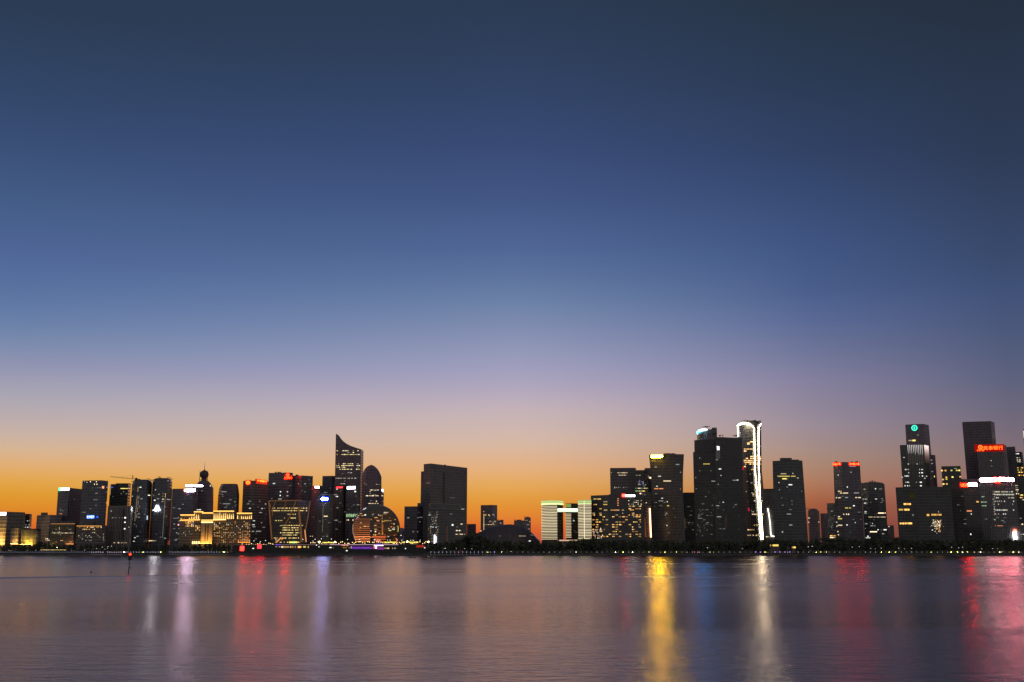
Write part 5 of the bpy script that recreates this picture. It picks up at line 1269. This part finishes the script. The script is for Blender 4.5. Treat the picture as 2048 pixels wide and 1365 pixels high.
for a, c, lab, grp in zones:
    x = a
    while x < c:
        tree(x, random.uniform(1296, 1335), topy(x) + random.uniform(-1, 2.4), lab, grp)
        x += random.uniform(8.5, 12.5)
    x = a + 4
    while x < c:                # lower front row
        if random.random() < .85: tree(x, random.uniform(1277, 1286), min(1099, topy(x) + random.uniform(5, 10)), lab.replace('tree', 'smaller tree'), grp.replace('trees', 'smaller trees'))
        x += random.uniform(13, 20)
# understorey hedge along the promenade: ground cover
V = []; Fc = []; R = random.Random(5)
for _ in range(9000):
    px = R.uniform(-30, 2080)
    if 462 < px < 852: continue
    Y = SHORE + 17 + R.uniform(0, 5); z = GZ + R.random()**1.5*3.0
    q = Vector((X(px, Y, z), Y, z)); s = R.uniform(.4, .8)
    u = Vector((R.gauss(0, 1), R.gauss(0, 1), R.gauss(0, 1))).normalized(); w = u.cross(Vector((0.3, R.gauss(0, 1), 1))).normalized()
    k = len(V); V += [q-u*s, q+w*s*.8, q+u*s, q-w*s*.8]; Fc.append((k, k+1, k+2, k+3))
tag(link('hedge', mesh('hedge', V, Fc), leafm), kind='stuff', label='dark ground-level shrubbery along the promenade', cat='shrubbery')

# garden uplights among the trees (they light the crowns green-gold)
ul, cnt = [], 0
upm = {}
def uplight(px, py, col, s, Y=1275.5, r=.28, label=None):
    k = (col, s)
    if k not in upm:
        V, Fc = tube_vf([(0, 0, 0), (0, 0, .5)], [.12, .3], seg=8); me = mesh('garden_light', V, Fc)
        bm = bmesh.new(); bmesh.ops.create_icosphere(bm, subdivisions=1, radius=r); bm.verts.ensure_lookup_table(); nb = len(Fc); base = len(V)
        V += [v.co+Vector((0, 0, .62)) for v in bm.verts]; Fc += [tuple(base+v.index for v in f.verts) for f in bm.faces]; bm.free()
        me = mesh('garden_light', V, Fc); me.materials.append(plain((.05, .05, .05))); me.materials.append(emis(col, s, True))
        for i, p_ in enumerate(me.polygons): p_.material_index = int(i >= nb)
        upm[k] = me
    z = max(GZ+.05, Z(px, py, Y)-.6)
    o = link('garden_light', upm[k], None, None, (X(px, Y, z), Y, GZ if z < GZ+1.5 else GZ))
    tag(o, label or 'small yellow-green garden light shining up into a bank tree', 'garden light', 'garden lights under the bank trees')
    return o
YG = (.8, .85, .12); WG = (1, .85, .5)
for x in (249, 287, 296, 321, 330, 448, 962, 975, 1004, 1022, 1037, 1074, 1152, 1226, 1232, 1247, 1264, 1285, 1298, 1306, 1329, 1352, 1412, 1419, 1461, 1530, 1632, 1641, 1654, 1718, 1762, 1779, 1790, 1815, 1862, 1903, 1915, 1925, 1934, 1948, 1960, 1985, 1999, 2003, 2027, 2038):
    uplight(x + random.uniform(-1, 1), 1101, YG if random.random() < .6 else WG, random.choice((14, 22, 34)), Y=random.choice((1271, 1291.5, 1293)))

# ------------------------------------------------------------------ street lamps behind the pier and in the park
def street_lamp_mesh(mat, h=8.0, r=.36):
    V, Fc = tube_vf([(0, 0, 0), (0, 0, h*.9), (.5, 0, h)], [.12, .08, .06], seg=6); nb = len(Fc); base = len(V)
    bm = bmesh.new(); bmesh.ops.create_icosphere(bm, subdivisions=1, radius=r); bm.verts.ensure_lookup_table()
    V += [Vector((v.co.x*1.5+.6, v.co.y, v.co.z*.7+h-.05)) for v in bm.verts]; Fc += [tuple(base+v.index for v in f.verts) for f in bm.faces]; bm.free()
    me = mesh('street_lamp', V, Fc); me.materials.append(plain((.08, .08, .08))); me.materials.append(mat)
    for i, p_ in enumerate(me.polygons): p_.material_index = int(i >= nb)
    return me
S_w = street_lamp_mesh(emis((1, .95, .85), 3, False), 8, .27); S_g = street_lamp_mesh(emis((1, .70, .28), 3.0, False), 6.0, .36); S_b = street_lamp_mesh(emis((1, .85, .4), 12, True), 7, .7)
def slamp(px, py, me, h, lab, grp, Y=None, name='street_lamp'):
    Y = Y or 1345
    z = Z(px, py, Y); s = (z-GZ)/h
    o = link(name, me, None, None, (X(px, Y, GZ), Y, GZ)); o.scale = (1, 1, max(.3, s)); tag(o, lab, 'street lamp', grp); return o
for x, y in ((113, 1095.4), (637, 1084), (668.6, 1084.4), (813, 1083.6), (855.6, 1084)):
    slamp(x, y, S_b, 7, 'large bright yellow street lamp ' + {113: 'in the dark trees at far left', 637: 'left of the mall entrance lights', 668.6: 'left of the globe hotel forecourt', 813: 'right of the globe hotel canopy', 855.6: 'at the foot of the light mesh podium'}[x], None)
random.seed(11)
for i in range(52):
    x = 620 + i*4.55 + random.uniform(-1.5, 1.5)
    slamp(x, 1085 + random.uniform(-1.5, 2.6), S_g, 6, 'small amber lamp in the crowded forecourt row by the globe hotel', 'amber forecourt lamps', Y=random.uniform(1325, 1360))
for i in range(16):
    x = 478 + i*4.4 + random.uniform(-1.5, 1.5)
    slamp(x, 1087.5 + random.uniform(-1, 2.4), S_g, 6, 'small amber lamp among shrubs between hotel and braced building', 'amber lamps before the braced building', Y=random.uniform(1325, 1360))
for x, y in ((506, 1082), (519, 1083.6), (529, 1081.4), (550, 1080), (604, 1079), (624.4, 1082.6), (628.3, 1079), (661, 1078.4), (641, 1078), (693.5, 1079), (717, 1079.6), (747, 1080), (773.4, 1080.6), (778.6, 1080.6), (802, 1080.8), (820, 1081), (825, 1081), (838.7, 1080.8), (800.5, 1071), (748.6, 1080)):
    slamp(x, y, S_w, 8, 'white head street lamp standing tall behind the long pier building', 'white street lamps behind the pier', Y=1372)
for i, x in enumerate((16, 20, 53, 70, 91, 104, 128, 142, 148, 168, 191, 203, 208, 213, 214, 221)):
    slamp(x, 1100.8 - (x > 180)*random.uniform(0, 9), S_w, 8, 'white path lamp in the dark park at the left bank', 'white path lamps at left', Y=1270)
for i in range(20):
    slamp(80 + i*2.6, 1100.2, S_g, 6, 'tiny yellow path lamp in the dense row under the left trees', 'tiny yellow path lamps', Y=1272)
for x, y in ((888, 1097.4), (889.6, 1097), (911.5, 1097), (928, 1097.6), (942.4, 1098), (1414, 1096), (1484, 1097.6), (1616, 1094), (1624, 1093), (1704, 1094.6), (1718, 1093.5), (1741, 1097), (1750, 1098), (1762, 1097), (1797, 1097), (1808, 1098), (1822, 1097.4), (1903, 1095), (1917, 1096), (1925, 1095), (1963, 1098), (1985, 1097.6), (1995, 1098)):
    slamp(x, y, S_w, 8, 'low white lamp among the trees of the bank', 'low white lamps among bank trees', Y=1274)

# ------------------------------------------------------------------ long ferry pier building
pm = plain((.07, .075, .07), .8)
b = B('ferry_terminal', 'long low dark riverside terminal with lit windows, purple band and red panels', 'ferry terminal', pm, [1262, 1262], [(1089.3, [468, 851]), (1093.5, [466, 853])], depth=24, base=.4)
b.line([(470, 1090), (560, 1089.6)], .12, emis((.5, .3, .3), .3, False), 'eave_light', .2, 2)
b.line([(556, 1088.9+.9), (660, 1089.8)], .14, emis((.8, .45, .5), .5, False), 'eave_light', .25, 2); b.line([(660, 1089.8), (797, 1089.8)], .2, emis((1, .6, .75), .9, False), 'eave_light', .3, 2)
b.plate(484.2, 1097.4, 7.6, 9, emis((1, .03, .02), 6), 'red_banner', .3); b.plate(518.8, 1093.6, 7.6, 7.4, emis((1, .03, .04), 4), 'red_banner', .3)
for dy in (-1.5, .5, 2.2): b.plate(518.8, 1093.4+dy, 6, .5, emis((.2, .02, .05), .4), 'banner_text', .6)
b.row(549, 560, 1094, 6, .6, WW, 1.3, 1.4); b.row(562, 582, 1094.4, 9, .95, GD[:2]+WW[:2], 1.9, 3); b.row(582, 597, 1094.2, 6, .8, OR+WW[:1], 1.9, 2.8); b.plate(598.4, 1094.4, 4.4, 3.2, GD[2]); b.plate(602, 1094.4, 2, 3, OR[1]); b.plate(609, 1094.2, 5, 2.8, YL[0]); b.plate(616.5, 1094.4, 1.4, 3.6, GD[1])
b.plate(556, 1089.9, 10, 1.2, emis((.25, .1, .9), 1.0), 'purple_strip', .5)
b.plate(592, 1097.8, 20, .7, emis((.5, .05, .04), .3), 'red_strip', .4)
b.plate(724, 1096.2, 42, 4.2, emis((.16, .03, .42), .8), 'purple_led_wall', .3); 
for i in range(30): b.plate(704 + i*1.4, 1096 + random.uniform(-1.6, 1.8), .8, 1.0, emis((.45, .12, .85), random.choice((.5, 1.0))), 'led_panel', .6)
b.plate(702.7, 1095.4, 1.4, 3.4, WW[2]); b.plate(761, 1097.6, 14, 4, emis((.35, .05, .4), .7), 'pink_led_wall', .3)
b.plate(757.5, 1091.4, 18, .9, emis((1, .85, 1), 5), 'neon_roof_line', .7); b.plate(752, 1094.4, 3, 5.4, emis((1, .88, 1), 4), 'neon_tower', .8); b.plate(757, 1088.4+1, 11, 2.4, emis((.35, .15, .9), .9), 'violet_strip', .6)
b.plate(748, 1095, 2.2, 5.6, emis((.9, .1, .06), 1), 'red_banner', .6); b.row(769, 792, 1097, 12, .7, WW[:2]+GD[:1], 1.4, 2.4); b.row(665, 700, 1096, 12, .4, WW[:2]+GD[:1], 1.2, 1.6)
b.row(683, 696, 1091, 6, .95, OR+[emis((1, .06, .04), 1.6)], 2.2, 2.6); b.plate(840.5, 1093, 15, 4.6, emis((.75, .05, .03), .45), 'red_banner', .3)
for x, y, w in ((506.5, 1097.3, 3), (661, 1095.6, 4), (693.6, 1101.8, 3.4), (633, 1090.8, 1.6), (638, 1094, 1.4), (811, 1097.5, 2), (849.4, 1096, 2), (856, 1096, 2)): b.plate(x, y, w, 1.6, CW[2])
for i in range(24):             # fender piles
    V, Fc = box_vf(-.25, .25, -.2, .2, -1.2, 2.4)
    link('fender_pile', mesh('fender_pile', V, Fc), plain((.05, .05, .05)), b.root, b.L((X(474+i*16, 1261, 0), 1261.6, 0)))
b.roofbox(700, 712, 1088.6, 8); b.roofbox(590, 604, 1088.8, 8); b.done()
# low pavilions with yellow canopies
for i, (a, c, y, lab) in enumerate(((645, 668, 1085.5, 'low glass pavilion with a yellow canopy at the mall entrance'), (768, 793, 1085, 'low pavilion with a bright yellow eave right of the globe hotel entrance'), (803, 809.5, 1085, 'short kiosk with a yellow eave left of the round street lamp'), (817, 837, 1085, 'low pavilion with a yellow eave near the podium mesh'))):
    p_ = B('pavilion', lab, 'pavilion', plain((.16, .14, .12)), [1366, 1366], [(y-1.3, [a, c])], depth=8)
    p_.plate((a+c)/2, y, c-a-.6, 1.7, emis((1, .78, .08), 1.3), 'eave_light', .5); p_.row(a, c, y+3, int((c-a)/2.4), .7, GD[:1]+WW[:1]); p_.done()
for i, (a, c, y, lab) in enumerate(((1539, 1559, 1090.6, 'small glass kiosk glowing yellow below the line-lit tower'), (1583, 1591, 1094.6, 'tiny green-yellow glowing kiosk among the right bank trees'))):
    p_ = B('kiosk', lab, 'kiosk', plain((.16, .14, .12)), [1269, 1269], [(y-1.6, [a, c])], depth=5)
    p_.plate((a+c)/2+2, y+.6, (c-a)*.55, 3.2, emis((1, .72, .15), 1.2), 'lit_front', .3); p_.plate(a+2, y+.6, 2.4, 3, GD[0], 'lit_front', .4); p_.done()

# ------------------------------------------------------------------ tower crane by the twin towers
org = at(265.4, 1060, 1492); org.z = GZ
r = tag(empty('tower_crane', org), 'slender construction crane with a long jib left of the rounded twin towers', 'crane')
def lattice(p0, p1, w, steps, name):
    V, Fc = [], []
    p0, p1 = Vector(p0), Vector(p1); d = (p1-p0)
    up = Vector((0, 0, 1)) if abs(d.normalized().z) < .7 else Vector((1, 0, 0))
    a = d.cross(up).normalized()*w/2; u = a.cross(d).normalized()*w/2
    cs = [a+u, a-u, -a-u, -a+u]
    for c in cs: tube_vf([p0+c, p1+c], .11, V, Fc, 4)
    for i in range(steps):
        q0 = p0+d*i/steps; q1 = p0+d*(i+1)/steps
        for j in range(4): tube_vf([q0+cs[j], q1+cs[(j+1) % 4]], .07, V, Fc, 3)
    link(name, mesh(name, V, Fc), plain((.12, .08, .06)), r)
zj = Z(265.4, 957.5, 1492)
lattice((0, 0, 0), (0, 0, zj-GZ+1), 1.7, 36, 'mast')
def rel(px, py): return at(px, py, 1492) - org
lattice(rel(265.4, 958.2), rel(220.5, 953.6), 1.0, 24, 'jib'); lattice(rel(265.4, 957.6), rel(272.5, 958.8), 1.0, 5, 'counter_jib')
lattice(rel(265.4, 957.6), rel(265.4, 951), .8, 4, 'crane_head')
V, Fc = [], []
tube_vf([rel(265.4, 951.2), rel(236, 955)], .07, V, Fc, 4); tube_vf([rel(265.4, 951.2), rel(272, 958.4)], .07, V, Fc, 4)
link('tie_cable', mesh('tie_cable', V, Fc), plain((.1, .08, .07)), r)
V, Fc = box_vf(-1, 1, -1, 1, 0, 2); link('crane_cab', mesh('crane_cab', V, Fc), plain((.15, .1, .08)), r, (1.2, -1, zj-GZ-1.2))
V, Fc = box_vf(-1.4, 1.4, -.6, .6, -1.6, .3); link('counterweight', mesh('counterweight', V, Fc), plain((.15, .14, .13)), r, rel(272, 959))

# ------------------------------------------------------------------ river beacon, buoy, sampan
Yb = H*F/(1147.3-HOR)/1.0
base = at(256.8, 1147.3, 10); d = ray(256.8, 1147.3); base = CAM + d*(-H/d.z); base.z = 0
r = tag(empty('river_beacon', base), 'leaning channel marker pole in the river with a red lamp on its dark drum', 'channel marker')
Yb = base.y
def rb(px, py): return at(px, py, Yb) - base
V, Fc = tube_vf([rb(256.8, 1147.3)-Vector((.05, 0, 1.2)), rb(257.6, 1138), rb(258.8, 1128), rb(259.4, 1120.5)], [.15, .13, .12, .12], seg=8)
link('pole', mesh('pole', V, Fc), plain((.05, .045, .05), .6), r)
def lathe(prof, seg=14):
    V = []; Fc = []
    for rr, z in prof:
        for s in range(seg): V.append((rr*math.cos(6.2832*s/seg), rr*math.sin(6.2832*s/seg), z))
    for i in range(len(prof)-1):
        for s in range(seg): Fc.append((i*seg+s, i*seg+(s+1) % seg, (i+1)*seg+(s+1) % seg, (i+1)*seg+s))
    Fc.append(tuple(range(seg))[::-1]); Fc.append(tuple(range((len(prof)-1)*seg, len(prof)*seg)))
    return V, Fc
c0 = rb(259.6, 1120.6)
V, Fc = lathe([(.3, -.02), (.56, .03), (.56, 1.05), (.6, 1.1), (.6, 1.2), (.2, 1.3)])
link('topmark_drum', mesh('topmark_drum', V, Fc), plain((.045, .045, .055), .6), r, c0)
V, Fc = lathe([(.16, 1.3), (.16, 1.55), (.22, 1.6)]); link('lamp_base', mesh('lamp_base', V, Fc), plain((.05, .05, .05)), r, c0)
V, Fc = lathe([(.16, 1.6), (.27, 1.68), (.3, 1.84), (.24, 2.02), (.08, 2.1)]); link('red_lamp', mesh('red_lamp', V, Fc), emis((1, .012, .003), 22), r, c0)
V, Fc = lathe([(.02, 1.1), (.34, 1.12), (.34, 1.18), (.02, 1.2)]); link('lamp_plate', mesh('lamp_plate', V, Fc), plain((.3, .08, .06)), r, c0 + Vector((0, 0, .15)))
s0 = rb(258.3, 1136.6)
V, Fc = tube_vf([s0, s0+Vector((.45, 0, .05))], .06); tube_vf([s0+Vector((.2, 0, .05)), s0+Vector((.5, 0, .1)), s0+Vector((.62, 0, .3))], [.14, .2, .1], V, Fc)
link('side_bracket', mesh('side_bracket', V, Fc), plain((.05, .045, .05)), r)
d = ray(182, 1145.9); pb = CAM + d*(-H/d.z); pb.z = 0
r = tag(empty('buoy', pb), 'small dark round buoy floating left of the channel marker', 'buoy')
V, Fc = lathe([(.1, -.4), (.34, -.2), (.36, .1), (.2, .36), (.05, .45)]); link('float', mesh('float', V, Fc), plain((.02, .02, .025), .5), r)
V, Fc = lathe([(.05, .4), (.05, .62), (.1, .66), (.02, .72)]); link('topmark', mesh('topmark', V, Fc), plain((.02, .02, .025)), r)
d = ray(825, 1116.2); pb = CAM + d*(-H/d.z); pb.z = 0
r = tag(empty('rowing_boat', pb), 'low dark open boat lying on the river below the great slab tower', 'boat')
Lb = M(15, pb.y)/2; V = []; Fc = []
for t in (-1, -.75, -.3, .3, .75, 1):
    w = .9*(1-abs(t)**2.4)+.05; zz = .55 + .35*abs(t)**3
    V += [(t*Lb, -w, zz), (t*Lb*.94, -w*.5, -.15), (t*Lb*.94, w*.5, -.15), (t*Lb, w, zz)]
for i in range(5):
    for j in range(3): Fc.append((i*4+j, (i+1)*4+j, (i+1)*4+j+1, i*4+j+1))
Fc += [(0, 3, 2, 1), (20, 21, 22, 23)]
link('hull', mesh('hull', V, Fc), plain((.03, .025, .03)), r)
V, Fc = box_vf(-1.5, 1.5, -.7, .7, .35, .45); link('bench', mesh('bench', V, Fc), plain((.06, .05, .05)), r)
V, Fc = box_vf(-Lb*.85, -Lb*.6, -.4, .4, .5, 1.1); link('cabin', mesh('cabin', V, Fc), plain((.04, .035, .04)), r)

# ================================================================== SKY AND LIGHT
def s2l(c): return tuple(((v/255)/12.92 if v/255 <= .04045 else ((v/255+.055)/1.055)**2.4) for v in c)
SKY = SKYTAB
def elev(px, py):
    d = ray(px, py).normalized(); return d.z
w = bpy.data.worlds.new('World'); SC.world = w; w.use_nodes = True
n = w.node_tree.nodes; l = w.node_tree.links; n.clear()
out = n.new('ShaderNodeOutputWorld'); tc = n.new('ShaderNodeTexCoord'); sp = n.new('ShaderNodeSeparateXYZ')
l.new(tc.outputs['Generated'], sp.inputs[0])
def wm_(op, a, b=0.0, clamp=False):
    q = n.new('ShaderNodeMath'); q.operation = op; q.use_clamp = clamp
    for i, v in enumerate((a, b)):
        if isinstance(v, (int, float)): q.inputs[i].default_value = v
        else: l.new(v, q.inputs[i])
    return q.outputs[0]
zf = wm_('MULTIPLY', sp.outputs[2], 2.0, True)
def ramp(stops):
    r = n.new('ShaderNodeValToRGB'); r.color_ramp.interpolation = 'B_SPLINE' if False else 'LINEAR'
    e = r.color_ramp.elements
    while len(e) > 1: e.remove(e[0])
    first = True
    for pz, c in stops:
        if first: e[0].position = pz; e[0].color = (*c, 1); first = False
        else:
            k = e.new(pz); k.color = (*c, 1)
    l.new(zf, r.inputs[0]); return r.outputs[0]
cols = []
for px in (20, 1024, 1640, 2030):
    st = sorted((max(0, elev(px, y)*2.0), s2l(c)) for y, c in SKY[px])
    cols.append(ramp(st))
back = ramp([(0, BACK0), (.25, BACK1), (1, BACK2)])
az = wm_('ARCTAN2', sp.outputs[0], sp.outputs[1])     # 0 straight ahead, + to the right
A = math.atan(1004/F)
def mixc(f, a, b):
    q = n.new('ShaderNodeMix'); q.data_type = 'RGBA'; l.new(f, q.inputs['Factor']); l.new(a, q.inputs['A']); l.new(b, q.inputs['B']); return q.outputs['Result']
fl = wm_('DIVIDE', wm_('ADD', az, A), A, True)        # 0 at left edge .. 1 at centre
fr_ = wm_('DIVIDE', az, A, True)                      # 0 centre .. 1 right edge
A1 = math.atan(616/F); A2 = math.atan(1006/F)
fr_ = wm_('POWER', wm_('DIVIDE', az, A1, True), 1.35); fq = wm_('DIVIDE', wm_('SUBTRACT', az, A1), A2-A1, True)
c = mixc(fl, cols[0], cols[1]); c = mixc(fr_, c, cols[2]); c = mixc(fq, c, cols[3])
fb = wm_('DIVIDE', wm_('SUBTRACT', wm_('ABSOLUTE', az), .75), .9, True)
c = mixc(fb, c, back)
bg1 = n.new('ShaderNodeBackground'); l.new(c, bg1.inputs[0]); bg1.inputs[1].default_value = 1.0
sky = n.new('ShaderNodeTexSky'); sky.sky_type = 'NISHITA'; sky.sun_disc = False
sky.sun_elevation = math.radians(-4); sky.sun_rotation = math.radians(-4)
bg2 = n.new('ShaderNodeBackground'); l.new(sky.outputs[0], bg2.inputs[0]); bg2.inputs[1].default_value = .05
ad = n.new('ShaderNodeAddShader'); l.new(bg1.outputs[0], ad.inputs[0]); l.new(bg2.outputs[0], ad.inputs[1]); l.new(ad.outputs[0], out.inputs[0])
w.cycles.sampling_method = 'MANUAL'; w.cycles.sample_map_resolution = 512

sun = bpy.data.lights.new('afterglow', 'SUN'); sun.energy = .03; sun.angle = math.radians(20); sun.color = (1, .6, .35)
so = bpy.data.objects.new('afterglow', sun); COL.objects.link(so)
so.rotation_euler = (math.radians(-87), 0, math.radians(4))    # from just above the horizon beyond the city

SC.view_settings.view_transform = 'Standard'; SC.view_settings.look = 'None'; SC.view_settings.exposure = 0; SC.view_settings.gamma = 1
SC.render.engine = 'CYCLES'
cy = SC.cycles
cy.max_bounces = 4; cy.diffuse_bounces = 2; cy.glossy_bounces = 2; cy.transmission_bounces = 0; cy.volume_bounces = 0
cy.use_denoising = True; cy.denoiser = 'OPENIMAGEDENOISE'; cy.denoising_input_passes = 'RGB_ALBEDO_NORMAL'
cy.sample_clamp_indirect = 6.0; cy.caustics_reflective = False; cy.blur_glossy = 0.0
